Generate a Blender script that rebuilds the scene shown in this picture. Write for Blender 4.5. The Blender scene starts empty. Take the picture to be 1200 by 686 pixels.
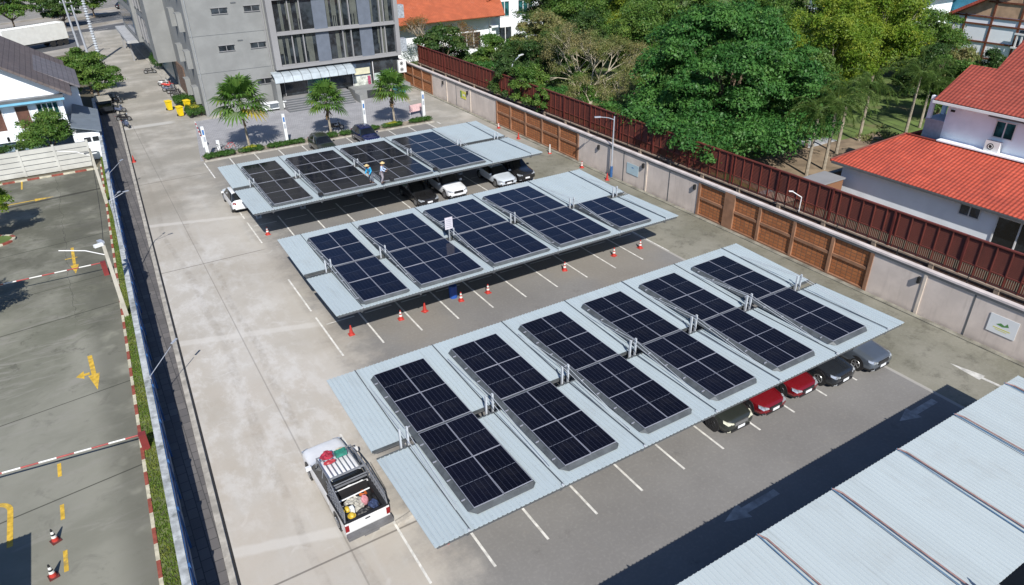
import bpy, bmesh, math, random
import numpy as np
from mathutils import Vector, Matrix
S = bpy.context.scene
COL = S.collection
R = math.radians
# ---------------------------------------------------------------- camera
cd = bpy.data.cameras.new('camera'); cam = bpy.data.objects.new('camera', cd); COL.objects.link(cam)
cd.sensor_width = 36; cd.lens = 36 * 820.065 / 1200; cd.clip_end = 3000; cd.clip_start = .5
ax = ((0.8512280874, -0.524595395, -0.014505666), (-0.267766063, -0.410383298, -0.871714909), (0.451344744, 0.745912340, -0.489798634))
cam.matrix_world = Matrix(((ax[0][0], -ax[1][0], -ax[2][0], 0), (ax[0][1], -ax[1][1], -ax[2][1], 0), (ax[0][2], -ax[1][2], -ax[2][2], 22.6), (0, 0, 0, 1)))
S.camera = cam
# ---------------------------------------------------------------- light
world = bpy.data.worlds.new('World'); S.world = world; world.use_nodes = True
wn = world.node_tree
sky = wn.nodes.new('ShaderNodeTexSky'); sky.sky_type = 'NISHITA'; sky.sun_disc = False
sky.sun_elevation = R(41.2); sky.sun_rotation = R(198.9); sky.air_density = 1.0; sky.dust_density = .6; sky.ozone_density = 3.5
tint = wn.nodes.new('ShaderNodeMix'); tint.data_type = 'RGBA'; tint.blend_type = 'MULTIPLY'; tint.inputs[0].default_value = 1; tint.inputs[7].default_value = (.86, .98, 1.16, 1)
wn.links.new(sky.outputs[0], tint.inputs[6]); wn.links.new(tint.outputs[2], wn.nodes['Background'].inputs[0]); wn.nodes['Background'].inputs[1].default_value = .082
sd = bpy.data.lights.new('sun', 'SUN'); sd.energy = 5.0; sd.angle = R(.5); sd.color = (1, .955, .89)
sun = bpy.data.objects.new('sun', sd); COL.objects.link(sun)
sun.rotation_euler = Vector((-.37, -1.08, 1)).to_track_quat('Z', 'Y').to_euler(); sun.location = (0, 0, 60)
vs = S.view_settings; vs.view_transform = 'Standard'; vs.look = 'None'; vs.exposure = 0.26; vs.gamma = 1

# ---------------------------------------------------------------- materials
class NT:
    def __init__(s, name):
        s.m = bpy.data.materials.new(name); s.m.use_nodes = True; s.t = s.m.node_tree
        s.b = s.t.nodes['Principled BSDF']; s.out = s.t.nodes['Material Output']
    def n(s, typ, ins=None, **props):
        x = s.t.nodes.new('ShaderNode' + typ)
        for k, v in props.items(): setattr(x, k, v)
        for k, v in (ins or {}).items(): s.set(x.inputs[k], v)
        return x
    def set(s, sock, v):
        if isinstance(v, bpy.types.NodeSocket): s.t.links.new(v, sock)
        elif isinstance(v, bpy.types.Node): s.t.links.new(v.outputs[0], sock)
        else:
            if isinstance(v, tuple) and len(v) == 3 and sock.type == 'RGBA': v = v + (1,)
            sock.default_value = v
    def math(s, op, a, b=0.0, c=None, clamp=False):
        x = s.n('Math', {0: a, 1: b}, operation=op, use_clamp=clamp)
        if c is not None: s.set(x.inputs[2], c)
        return x.outputs[0]
    def mix(s, f, a, b, mode='MIX'):
        x = s.n('Mix', data_type='RGBA', blend_type=mode)
        s.set(x.inputs[0], f); s.set(x.inputs[6], a); s.set(x.inputs[7], b); return x.outputs[2]
    def noise(s, vec, scale, detail=4, rough=.55, dist=0.0):
        x = s.n('TexNoise', {'Scale': scale, 'Detail': detail, 'Roughness': rough, 'Distortion': dist})
        if vec is not None: s.set(x.inputs['Vector'], vec)
        return x.outputs[0]
    def step(s, v, a, b):      # smooth 0..1 as v goes a..b
        x = s.n('MapRange', {0: v, 1: a, 2: b, 3: 0.0, 4: 1.0}, interpolation_type='SMOOTHSTEP'); return x.outputs[0]
    def bump(s, h, strength, dist=.02):
        x = s.n('Bump', {'Height': h, 'Strength': strength, 'Distance': dist}); s.set(s.b.inputs['Normal'], x.outputs[0])
    def scalev(s, vec, sc):
        x = s.n('VectorMath', {0: vec, 1: sc}, operation='MULTIPLY'); return x.outputs[0]
def sc3(c, k): return tuple(min(1, v * k) for v in c)
_mats = {}
def mat(name, col, rough=.6, metal=0.0, var=.18, scale=1.5, bump=0.0, bscale=12, world=False, spec=.5, coat=0.0, dirt=None, emit=0):
    if name in _mats: return _mats[name]
    t = NT(name)
    vec = t.n('NewGeometry').outputs['Position'] if world else t.n('TexCoord').outputs['Object']
    nz = t.noise(vec, scale, 5)
    f = t.step(nz, .3, .7)
    c = t.mix(f, sc3(col, 1 - var), sc3(col, 1 + var))
    if dirt:
        c = t.mix(t.step(t.noise(vec, scale * .35, 6, .65), .52, .72), c, dirt)
    t.set(t.b.inputs['Base Color'], c)
    t.b.inputs['Roughness'].default_value = rough; t.b.inputs['Metallic'].default_value = metal
    t.b.inputs['Specular IOR Level'].default_value = spec
    if coat: t.b.inputs['Coat Weight'].default_value = coat; t.b.inputs['Coat Roughness'].default_value = .05
    if bump: t.bump(t.noise(vec, bscale, 4), bump)
    _mats[name] = t.m
    return t.m
def leafmat(name, a, b, c=None, transl=.3):
    if name in _mats: return _mats[name]
    t = NT(name)
    g = t.n('NewGeometry'); vec = t.n('TexCoord').outputs['Object']
    cl = t.mix(g.outputs['Random Per Island'], a, b)
    cl = t.mix(t.step(t.noise(vec, .45, 3), .42, .62), cl, c or sc3(b, 1.25))
    cl = t.mix(t.math('MULTIPLY', t.noise(vec, 1.6, 2), .5), cl, sc3(a, .75))
    cl = t.mix(t.math('MULTIPLY', t.step(g.outputs['Random Per Island'], .93, .99), .5), cl, (b[0] * 2.2, b[1] * 1.15, b[2] * 1.1))
    t.set(t.b.inputs['Base Color'], cl); t.b.inputs['Roughness'].default_value = .5; t.b.inputs['Specular IOR Level'].default_value = .3
    tr = t.n('BsdfTranslucent', {'Color': t.mix(.5, cl, sc3(b, 1.6))})
    mx = t.n('MixShader', {0: transl, 1: t.b.outputs[0], 2: tr.outputs[0]})
    t.t.links.new(mx.outputs[0], t.out.inputs[0])
    _mats[name] = t.m
    return t.m
# ---------------------------------------------------------------- mesh helpers
class MB:
    def __init__(s): s.v = []; s.f = []; s.mi = []; s.cur = 0
    def mat(s, i): s.cur = i; return s
    def add(s, vs_, fs):
        o = len(s.v); s.v += [tuple(p) for p in vs_]
        for f in fs: s.f.append(tuple(i + o for i in f)); s.mi.append(s.cur)
        return s
    def box(s, x0, x1, y0, y1, z0, z1):
        return s.add([(x0, y0, z0), (x1, y0, z0), (x1, y1, z0), (x0, y1, z0), (x0, y0, z1), (x1, y0, z1), (x1, y1, z1), (x0, y1, z1)],
                     [(0, 3, 2, 1), (4, 5, 6, 7), (0, 1, 5, 4), (1, 2, 6, 5), (2, 3, 7, 6), (3, 0, 4, 7)])
    def obox(s, c, size, rz=0.0, rx=0.0, ry=0.0):
        m = Matrix.Translation(c) @ Matrix.Rotation(rz, 4, 'Z') @ Matrix.Rotation(rx, 4, 'X') @ Matrix.Rotation(ry, 4, 'Y')
        a, b_, c_ = (q / 2 for q in size)
        P = [m @ Vector(p) for p in ((-a, -b_, -c_), (a, -b_, -c_), (a, b_, -c_), (-a, b_, -c_), (-a, -b_, c_), (a, -b_, c_), (a, b_, c_), (-a, b_, c_))]
        return s.add(P, [(0, 3, 2, 1), (4, 5, 6, 7), (0, 1, 5, 4), (1, 2, 6, 5), (2, 3, 7, 6), (3, 0, 4, 7)])
    def quad(s, a, b, c, d): return s.add([a, b, c, d], [(0, 1, 2, 3)])
    def slab(s, pts, dz):      # thick polygon: pts top ring (ccw from above), extruded down dz
        n = len(pts); lo = [(p[0], p[1], p[2] - dz) for p in pts]
        return s.add(list(pts) + lo, [tuple(range(n)), tuple(range(2 * n - 1, n - 1, -1))] + [(i, i + n, (i + 1) % n + n, (i + 1) % n) for i in range(n)])
    def cyl(s, p0, p1, r0, r1=None, n=8, cap=True):
        r1 = r0 if r1 is None else r1
        p0, p1 = Vector(p0), Vector(p1); d = (p1 - p0)
        if d.length < 1e-6: return s
        d.normalize(); u = d.orthogonal().normalized(); w = d.cross(u)
        V = []
        for p, r in ((p0, r0), (p1, r1)):
            for i in range(n):
                a = 2 * math.pi * i / n; V.append(p + u * math.cos(a) * r + w * math.sin(a) * r)
        F = [(i, (i + 1) % n, (i + 1) % n + n, i + n) for i in range(n)]
        if cap: F += [tuple(range(n - 1, -1, -1)), tuple(range(n, 2 * n))]
        return s.add(V, F)
    def tube(s, pts, r, n=6):
        for a, b in zip(pts, pts[1:]): s.cyl(a, b, r, r, n)
        return s
    def ball(s, c, r, nu=10, nv=6):
        if not isinstance(r, (tuple, list)): r = (r, r, r)
        V = [(c[0], c[1], c[2] + r[2])]
        for j in range(1, nv):
            t = math.pi * j / nv
            for i in range(nu):
                a = 2 * math.pi * i / nu; V.append((c[0] + r[0] * math.sin(t) * math.cos(a), c[1] + r[1] * math.sin(t) * math.sin(a), c[2] + r[2] * math.cos(t)))
        V.append((c[0], c[1], c[2] - r[2])); L = len(V) - 1
        F = [(0, 1 + i, 1 + (i + 1) % nu) for i in range(nu)]
        for j in range(nv - 2):
            for i in range(nu):
                a = 1 + j * nu + i; b = 1 + j * nu + (i + 1) % nu; F.append((a, a + nu, b + nu, b))
        F += [(L, L - nu + (i + 1) % nu, L - nu + i) for i in range(nu)]
        return s.add(V, F)
    def torus(s, c, R_, r, axis='X', n=18, m=6):
        V = []; F = []
        for i in range(n):
            a = 2 * math.pi * i / n
            for j in range(m):
                b = 2 * math.pi * j / m; rr = R_ + r * math.cos(b); h = r * math.sin(b)
                p = (rr * math.cos(a), rr * math.sin(a))
                V.append((c[0] + h, c[1] + p[0], c[2] + p[1]) if axis == 'X' else (c[0] + p[0], c[1] + h, c[2] + p[1]) if axis == 'Y' else (c[0] + p[0], c[1] + p[1], c[2] + h))
                F.append((i * m + j, ((i + 1) % n) * m + j, ((i + 1) % n) * m + (j + 1) % m, i * m + (j + 1) % m))
        return s.add(V, F)
    def mesh(s, name):
        me = bpy.data.meshes.new(name); me.from_pydata(s.v, [], s.f); me.update(); return me
    def build(s, name, mats, parent=None, smooth=False, loc=None):
        me = s.mesh(name)
        mats = mats if isinstance(mats, (list, tuple)) else [mats]
        for m in mats: me.materials.append(m)
        if len(mats) > 1: me.polygons.foreach_set('material_index', s.mi)
        if smooth: me.polygons.foreach_set('use_smooth', [True] * len(me.polygons))
        o = bpy.data.objects.new(name, me); COL.objects.link(o)
        if parent is not None: o.parent = parent
        if loc is not None: o.location = loc
        return o
def tag(o, label=None, cat=None, group=None, kind=None):
    if label: o['label'] = label
    if cat: o['category'] = cat
    if group: o['group'] = group
    if kind: o['kind'] = kind
    return o
def thing(name, label, cat, loc=(0, 0, 0), rz=0.0, group=None):
    o = bpy.data.objects.new(name, None); COL.objects.link(o); o.empty_display_size = .3
    o.location = loc; o.rotation_euler = (0, 0, rz)
    return tag(o, label, cat, group)
def copy_tree(o, parent=None):
    c = o.copy(); COL.objects.link(c)
    if parent is not None: c.parent = parent
    for ch in list(o.children): copy_tree(ch, c)
    return c
def dup(o, loc, rz=0.0, label=None, group=None, scale=None):
    c = copy_tree(o); c.location = loc; c.rotation_euler = (0, 0, rz)
    if label: c['label'] = label
    if group: c['group'] = group
    if scale is not None: c.scale = (scale,) * 3 if not isinstance(scale, tuple) else scale
    return c
def struct(name, mb, m, **k): return tag(mb.build(name, m, **k), kind='structure')

# ---------------------------------------------------------------- ground
def line_mask(t, v, c, w, soft=.03):
    d = t.math('ABSOLUTE', t.math('SUBTRACT', v, c)); return t.math('SUBTRACT', 1.0, t.step(d, w, w + soft))
def lot_material():
    t = NT('lot_concrete'); g = t.n('NewGeometry').outputs['Position']; sp = t.n('SeparateXYZ', {0: g}); X, Y = sp.outputs[0], sp.outputs[1]
    n1 = t.noise(g, .16, 6, .6); n2 = t.noise(g, .9, 8, .72, .1); n3 = t.noise(g, 7, 4, .6); n4 = t.noise(g, 60, 2, .5)
    st = t.noise(t.scalev(g, (1.4, .12, 1)), 1.0, 8, .72, .15)      # streaks along the lane
    # lane concrete
    lane = t.mix(t.step(n1, .35, .65), (.43, .40, .35), (.48, .455, .41))
    lane = t.mix(t.math('MULTIPLY', t.step(st, .5, .75), .5), lane, (.50, .49, .465))
    lane = t.mix(t.math('MULTIPLY', t.step(n2, .52, .8), .30), lane, (.27, .24, .20))
    sw = t.n('TexWave', {'Vector': g, 'Scale': .55, 'Distortion': 9.0, 'Detail': 3.0, 'Detail Scale': .7}, wave_type='RINGS')
    lane = t.mix(t.math('MULTIPLY', t.math('MULTIPLY', t.step(sw.outputs[1], .96, 1.0), t.step(n1, .45, .6)), .12), lane, (.47, .46, .44))
    slab = t.n('TexWhiteNoise', {'Vector': t.n('CombineXYZ', {0: t.math('FLOOR', t.math('DIVIDE', X, 4.3)), 1: t.math('FLOOR', t.math('DIVIDE', t.math('ADD', Y, .3), 10.0))}).outputs[0]}, noise_dimensions='3D')
    lane = t.mix(t.math('MULTIPLY', slab.outputs[0], .14), lane, (.25, .235, .205))
    tw_ = t.math('ADD', X, t.math('MULTIPLY', t.noise(t.scalev(g, (.1, .05, 1)), 1.0, 2), 3.0))
    trk = t.math('MAXIMUM', line_mask(t, tw_, 4.6, .12, .14), line_mask(t, tw_, 6.2, .12, .14))
    lane = t.mix(t.math('MULTIPLY', t.math('MULTIPLY', trk, t.step(n2, .35, .6)), .28), lane, (.20, .18, .155))
    sw2 = t.n('TexWave', {'Vector': t.scalev(g, (1, .6, 1)), 'Scale': .16, 'Distortion': 26.0, 'Detail': 4.0, 'Detail Scale': .4, 'Detail Roughness': .6}, wave_type='RINGS')
    lane = t.mix(t.math('MULTIPLY', t.math('MULTIPLY', t.step(sw2.outputs[1], .985, 1.0), t.step(n2, .45, .6)), .3), lane, (.60, .59, .56))
    drip = t.step(t.noise(g, 1.7, 3, .5), .72, .78)
    lane = t.mix(t.math('MULTIPLY', drip, .35), lane, (.14, .125, .105))
    lane = t.mix(t.math('MULTIPLY', t.math('MULTIPLY', t.math('SUBTRACT', 1.0, t.step(Y, 28, 44)), t.step(t.noise(g, .35, 6, .6), .3, .65)), .28), lane, (.44, .37, .29))
    # white spilled cement on the left of the second and third carport
    sp1 = t.math('MULTIPLY', t.step(Y, 20, 27), t.math('SUBTRACT', 1.0, t.step(Y, 50, 58)))
    sp1 = t.math('MULTIPLY', sp1, t.math('SUBTRACT', 1.0, t.step(X, 5.5, 9.5)))
    spf = t.math('MULTIPLY', sp1, t.step(t.noise(t.scalev(g, (1.5, .8, 1)), .55, 10, .74, .15), .44, .62))
    lane = t.mix(t.math('MULTIPLY', spf, .5), lane, (.60, .59, .565))
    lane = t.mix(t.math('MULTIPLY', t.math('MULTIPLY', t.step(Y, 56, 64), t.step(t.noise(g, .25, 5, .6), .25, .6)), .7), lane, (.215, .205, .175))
    # worn grey asphalt of the bays
    asp = t.mix(t.step(n1, .3, .7), (.178, .172, .164), (.218, .212, .202))
    asp = t.mix(t.math('MULTIPLY', t.step(n2, .55, .8), .55), asp, (.235, .22, .195))
    asp = t.mix(t.math('MULTIPLY', t.step(t.noise(g, .6, 6, .7), .6, .75), .45), asp, (.10, .095, .09))
    wob = t.math('MULTIPLY', t.math('SUBTRACT', t.noise(g, .5, 6, .7), .5), 5.0)
    edge = t.math('ADD', 7.4, t.math('MULTIPLY', t.step(Y, 22, 34), 2.2))
    ml = t.step(t.math('SUBTRACT', t.math('ADD', X, wob), edge), -1.6, 1.6)
    mr = t.math('SUBTRACT', 1.0, t.step(X, 33.62, 33.68))
    mt = t.math('SUBTRACT', 1.0, t.step(Y, 74.3, 74.36))
    base = t.mix(t.math('MULTIPLY', t.math('MULTIPLY', ml, mr), mt), lane, asp)
    # sandy warm dust near carport 2 front
    base = t.mix(t.math('MULTIPLY', t.math('MULTIPLY', t.step(Y, 24, 30), t.step(t.noise(g, .12, 4, .5), .46, .62)), t.math('MULTIPLY', t.math('SUBTRACT', 1.0, t.step(Y, 74.2, 74.4)), .30)), base, (.27, .235, .18))
    # right hand drive: olive stained concrete
    rc = t.mix(t.step(n1, .35, .65), (.17, .165, .125), (.25, .24, .195))
    rc = t.mix(t.math('MULTIPLY', t.step(n2, .48, .7), .75), rc, (.105, .1, .078))
    rc = t.mix(t.math('MULTIPLY', t.step(st, .58, .8), .5), rc, (.32, .31, .275))
    rcm = t.math('MULTIPLY', t.step(X, 33.62, 33.68), t.math('SUBTRACT', 1.0, t.step(Y, 58, 64)))
    base = t.mix(rcm, base, rc)
    # construction joints: pale repaired bands across the lane, thin dark joints elsewhere
    lm = t.math('SUBTRACT', 1.0, t.step(X, 8.2, 9.2))
    Yw = t.math('ADD', Y, t.math('MULTIPLY', X, .3))
    for yy, off in ((60.3, .28), (40.2, .30), (22.5, .26)):
        base = t.mix(t.math('MULTIPLY', t.math('MULTIPLY', line_mask(t, t.math('ADD', Yw, t.math('MULTIPLY', t.noise(g, 1.5, 4), .3)), yy + .15, off * .7, .2), lm), .55), base, (.56, .54, .50))
    base = t.mix(t.math('MULTIPLY', t.math('MULTIPLY', line_mask(t, Y, 92.0, .5, .2), lm), .8), base, (.48, .47, .44))
    for yy in (20.0, 50.2, 70.5): base = t.mix(t.math('MULTIPLY', t.math('MULTIPLY', line_mask(t, Y, yy, .03), lm), .7), base, (.1, .09, .08))
    for xx in (4.4,): base = t.mix(t.math('MULTIPLY', t.math('MULTIPLY', line_mask(t, X, xx, .02), lm), .4), base, (.13, .12, .11))
    base = t.mix(t.math('MULTIPLY', line_mask(t, X, 33.62, .09, .05), .7), base, (.40, .385, .35))
    base = t.mix(t.math('MULTIPLY', t.math('SUBTRACT', n3, .5), .5, clamp=True), base, (.5, .48, .44))
    base = t.mix(t.math('MULTIPLY', t.step(n4, .45, .75), .10), base, (.08, .075, .07))
    t.set(t.b.inputs['Base Color'], base); t.b.inputs['Roughness'].default_value = .85; t.b.inputs['Specular IOR Level'].default_value = .25
    t.bump(t.noise(g, 40, 3), .15, .01)
    return t.m
def leftlot_material():
    t = NT('car_park_concrete'); g = t.n('NewGeometry').outputs['Position']; sp = t.n('SeparateXYZ', {0: g}); X, Y = sp.outputs[0], sp.outputs[1]
    n1 = t.noise(g, .17, 6, .65, .4); n2 = t.noise(g, .8, 6, .7, .8); st = t.noise(t.scalev(g, (.35, 1.5, 1)), .8, 6, .7, 1.2)
    c = t.mix(t.step(n1, .36, .64), (.15, .152, .117), (.25, .248, .203))
    c = t.mix(t.math('MULTIPLY', t.step(st, .50, .66), .7), c, (.26, .25, .22))
    c = t.mix(t.math('MULTIPLY', t.step(n2, .54, .70), .6), c, (.085, .083, .068))
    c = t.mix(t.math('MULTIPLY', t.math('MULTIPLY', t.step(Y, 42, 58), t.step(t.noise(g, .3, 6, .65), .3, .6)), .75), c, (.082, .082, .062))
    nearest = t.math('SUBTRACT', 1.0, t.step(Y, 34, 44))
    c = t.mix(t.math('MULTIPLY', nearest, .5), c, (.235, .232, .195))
    wet = t.math('MULTIPLY', t.step(X, -4.0, -2.6), t.step(t.noise(g, .5, 3), .3, .5))
    c = t.mix(t.math('MULTIPLY', wet, .55), c, (.085, .085, .07))
    for yy, k in ((71.8, .2), (60.5, .03), (47.6, .03), (37.7, .025), (30.2, .03), (52.5, .02)):
        yv = t.math('ADD', Y, t.math('MULTIPLY', X, -.12)); c = t.mix(t.math('MULTIPLY', line_mask(t, yv, yy, k, .02), .7), c, (.025, .025, .02))
    xw = t.math('ADD', X, t.math('MULTIPLY', t.noise(g, .7, 3), .9))
    c = t.mix(t.math('MULTIPLY', t.math('MULTIPLY', line_mask(t, xw, -3.5, .008, .015), t.step(Y, 44, 50)), .6), c, (.03, .03, .028))
    t.set(t.b.inputs['Base Color'], c); t.b.inputs['Roughness'].default_value = .85; t.b.inputs['Specular IOR Level'].default_value = .25
    t.bump(t.noise(g, 30, 4), .15, .01)
    return t.m
def paver_material(name, c1, c2, mortar, w, h, rot=0.0):
    t = NT(name); g = t.n('NewGeometry').outputs['Position']
    mp = t.n('Mapping', {'Vector': g, 'Rotation': (0, 0, rot)})
    br = t.n('TexBrick', {'Vector': mp.outputs[0], 'Color1': c1, 'Color2': c2, 'Mortar': mortar, 'Scale': 1.0, 'Mortar Size': .02, 'Brick Width': w, 'Row Height': h, 'Bias': 0.0})
    c = t.mix(t.math('MULTIPLY', t.step(t.noise(g, .5, 5), .4, .7), .5), br.outputs[0], sc3(c1, .6))
    t.set(t.b.inputs['Base Color'], c); t.b.inputs['Roughness'].default_value = .85
    return t.m
def rect(mb, x0, x1, y0, y1, z): return mb.quad((x0, y0, z), (x1, y0, z), (x1, y1, z), (x0, y1, z))
def fx(y): return -2.28 + (y - 22) * .0405          # left car park kerb
def wx(y): return -1.16 + (y - 25) * .0335          # centre of the boundary wall
def dx(y): return .48 + (y - 27.4) * .0445           # drain beside the pavement
DIRT = mat('earth', (.12, .105, .07), .95, var=.35, scale=.05, world=True)
struct('ground', rect(MB(), -1500, 1500, -600, 2500, -.06), DIRT)
LOT = lot_material()
struct('parking_ground', MB().quad((wx(-30), -30, 0), (40.3, -30, 0), (40.3, 176, 0), (wx(176), 176, 0)), LOT)
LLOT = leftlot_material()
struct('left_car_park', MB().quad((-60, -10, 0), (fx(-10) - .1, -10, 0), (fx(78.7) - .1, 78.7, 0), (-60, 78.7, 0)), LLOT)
PAVE = paver_material('sidewalk_paver', (.155, .145, .14), (.105, .10, .10), (.05, .05, .05), .62, .42, R(90))
def strip(f0, f1, y0, y1, z, n=24):
    mb = MB()
    for i in range(n):
        a = y0 + (y1 - y0) * i / n; b = y0 + (y1 - y0) * (i + 1) / n
        mb.quad((f0(a), a, z), (f1(a), a, z), (f1(b), b, z), (f0(b), b, z))
    return mb
struct('sidewalk', strip(wx, lambda y: dx(y) - .28, -5, 112, .05), PAVE)
KC = mat('kerb_concrete', (.36, .34, .30), .9, var=.25, scale=2, world=True, bump=.2)
kb = MB()
for i in range(60):
    a = -5 + i * 1.95; b = a + 1.93
    kb.add([(dx(a) - .28, a, 0), (dx(a) - .03, a, 0), (dx(b) - .03, b, 0), (dx(b) - .28, b, 0), (dx(a) - .28, a, .1), (dx(a) - .03, a, .1), (dx(b) - .03, b, .1), (dx(b) - .28, b, .1)],
           [(4, 5, 6, 7), (0, 1, 5, 4), (1, 2, 6, 5), (2, 3, 7, 6), (3, 0, 4, 7)])
struct('sidewalk_kerb', kb, KC)
struct('drain_channel', strip(lambda y: dx(y), lambda y: dx(y) + .09, -5, 112, .006), mat('drain_dark', (.02, .02, .02), .9))
PB = paver_material('grey_block_paving', (.36, .36, .375), (.30, .30, .315), (.20, .20, .20), .5, .25, R(20))
struct('block_paving', MB().quad((8.7, 74.6, .008), (34.5, 74.6, .008), (36.5, 90.6, .008), (10.9, 90.6, .008)), PB)
struct('planting_kerb', MB().box(9.0, 34.6, 74.0, 74.15, 0, .14), KC)
struct('planting_bed', MB().box(9.0, 34.6, 74.15, 76.0, 0, .09), mat('bed_soil', (.25, .215, .17), .95, var=.3, scale=2, world=True))
WL = mat('road_paint_white', (.62, .61, .57), .7, var=.22, scale=3, world=True, dirt=(.38, .36, .32))
YL = mat('road_paint_yellow', (.56, .36, .04), .7, var=.25, scale=4, world=True, dirt=(.26, .20, .08))
WF = mat('road_paint_faded', (.36, .355, .34), .8, var=.3, scale=2, world=True)
mb = MB()
for k in range(11):
    x = 8.88 + 2.482 * k
    for (a, b) in ((16.25, 21.6), (22.3, 27.3), (33.4, 38.4), (39.3, 44.4), (51.4, 56.1), (57.0, 62.0), (68.6, 73.9)):
        rect(mb, x - .055, x + .055, a, b, .005)
for (a, b) in ((16.9, 20.5), (22.0, 27.0)): rect(mb, 6.37, 6.47, a, b, .005)
for k in range(10):
    x = 8.88 + 2.482 * k
    for y in (54.95, 37.2, 20.3): rect(mb, x + .3, x + 2.1, y, y + .09, .006)
rect(mb, 33.6, 34.7, 62.0, 62.1, .005); rect(mb, 36.2, 36.3, 59.5, 64.0, .005)
for k in range(4): rect(mb, 34.8 + 0 * k, 34.95, 70 + k * 3.0, 71 + k * 3, .005)
rect(mb, 34.6, 37.6, 85.0, 85.15, .009)
struct('parking_lines', mb, WL)
def arrow(mb, cx_, cy_, L, ang, z, w=.16, hw=.42, hl=.9):
    m = Matrix.Translation((cx_, cy_, z)) @ Matrix.Rotation(ang, 4, 'Z')
    P = [m @ Vector(p) for p in ((-w, 0, 0), (w, 0, 0), (w, L - hl, 0), (-w, L - hl, 0), (-hw, L - hl, 0), (hw, L - hl, 0), (0, L, 0))]
    mb.add(P, [(0, 1, 2, 3), (4, 5, 6)])
mb = MB()
arrow(mb, 21.2, 13.1, 3.2, R(90), .006, .17, .42, 1.2); arrow(mb, 33.0, 13.05, 3.0, R(90), .006, .17, .42, 1.2)
struct('lane_arrows', mb, WF)
mb = MB(); arrow(mb, 37.0, 11.6, 2.9, R(3), .006, .10, .32, 1.7); struct('drive_arrow', mb, mat('road_paint_worn', (.50, .49, .45), .8, var=.25, scale=3, world=True))
mb = MB()
arrow(mb, -3.5, 41.4, 3.9, R(182), .006, .12, .29, 1.7); mb.quad((-3.62, 39.3, .006), (-3.95, 39.3, .006), (-3.95, 39.55, .006), (-3.62, 39.55, .006)); mb.add([(-3.9, 39.0, .007), (-3.9, 39.85, .007), (-4.3, 39.4, .007)], [(0, 1, 2)])
arrow(mb, -3.55, 58.6, 5.0, R(180), .006, .1, .28, 1.6); rect(mb, -4.1, -3.3, 56.5, 56.62, .007)
arrow(mb, -8.9, 71.6, 4.6, R(-88), .006, .1, .35, 1.5)
for a, b in ((31.1, 32.1), (28.1, 29.1), (25.0, 26.2), (22, 23.3)): rect(mb, -5.46, -5.30, a, b, .006)
rect(mb, -7.40, -7.18, 27.6, 29.9, .006)
for i in range(8):
    a0, a1 = i * math.pi / 16, (i + 1) * math.pi / 16; q = lambda a, r_: (-7.88 + r_ * math.cos(a), 29.9 + r_ * 1.1 * math.sin(a), .006)
    mb.quad(q(a0, .48), q(a0, .70), q(a1, .70), q(a1, .48))
mb.add([(-7.88, 30.1, .006), (-7.88, 31.0, .006), (-8.4, 30.5, .006)], [(0, 1, 2)])
rect(mb, -6.85, -6.72, 75.5, 78.0, .006)
struct('yellow_markings', mb, YL)
# left kerb, red and white
RK = mat('kerb_red', (.24, .06, .04), .8, var=.25, scale=4, world=True); WK = mat('kerb_white', (.46, .43, .33), .8, var=.2, scale=4, world=True)
mb = MB()
for i in range(84):
    a = 0 + i * .94; b = a + .94; mb.mat(i % 2)
    mb.add([(fx(a) - .1, a, 0), (fx(a) + .05, a, 0), (fx(b) + .05, b, 0), (fx(b) - .1, b, 0), (fx(a) - .1, a, .15), (fx(a) + .05, a, .15), (fx(b) + .05, b, .15), (fx(b) - .1, b, .15)],
           [(4, 5, 6, 7), (0, 1, 5, 4), (1, 2, 6, 5), (2, 3, 7, 6), (3, 0, 4, 7)])
struct('car_park_kerb', mb, [RK, WK])
mb = MB()
for i in range(30): mb.mat(i % 2).box(fx(78) - .3 - (i + 1) * 1.0, fx(78) - .3 - i * 1.0, 77.9, 78.08, 0, .15)
struct('rear_kerb', mb, [WK, RK])
struct('verge_soil', strip(lambda y: fx(y) + .05, lambda y: wx(y) - .2, 0, 100, .10), mat('verge_soil', (.10, .12, .045), .95, var=.4, scale=2, world=True))
# verge grass: many blades as one stuff object
def blades(name, pts, h, m, label=None, parent=None, w=.05):
    V = []; F = []
    for (x, y, z) in pts:
        a = random.uniform(0, 6.28); hh = h * random.uniform(.6, 1.3); lx, ly = random.uniform(-.5, .5) * hh, random.uniform(-.5, .5) * hh; o = len(V)
        V += [(x - w * math.cos(a), y - w * math.sin(a), z), (x + w * math.cos(a), y + w * math.sin(a), z), (x + lx, y + ly, z + hh)]; F.append((o, o + 1, o + 2))
    me = bpy.data.meshes.new(name); me.from_pydata(V, [], F); me.materials.append(m); ob = bpy.data.objects.new(name, me); COL.objects.link(ob)
    if parent is not None: ob.parent = parent
    return ob
random.seed(4)
GR = leafmat('grass_blade', (.10, .17, .03), (.16, .24, .04), (.22, .25, .06))
pts = []
for i in range(15000):
    y = 8 + 88 * random.random() ** 1.4; x = random.uniform(fx(y) + .06, wx(y) - .22); pts.append((x, y, .1))
tag(blades('verge_grass', pts, .10, GR, w=.04), 'short green grass growing between the red and white kerb and the wall', 'grass', kind='stuff')
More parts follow.
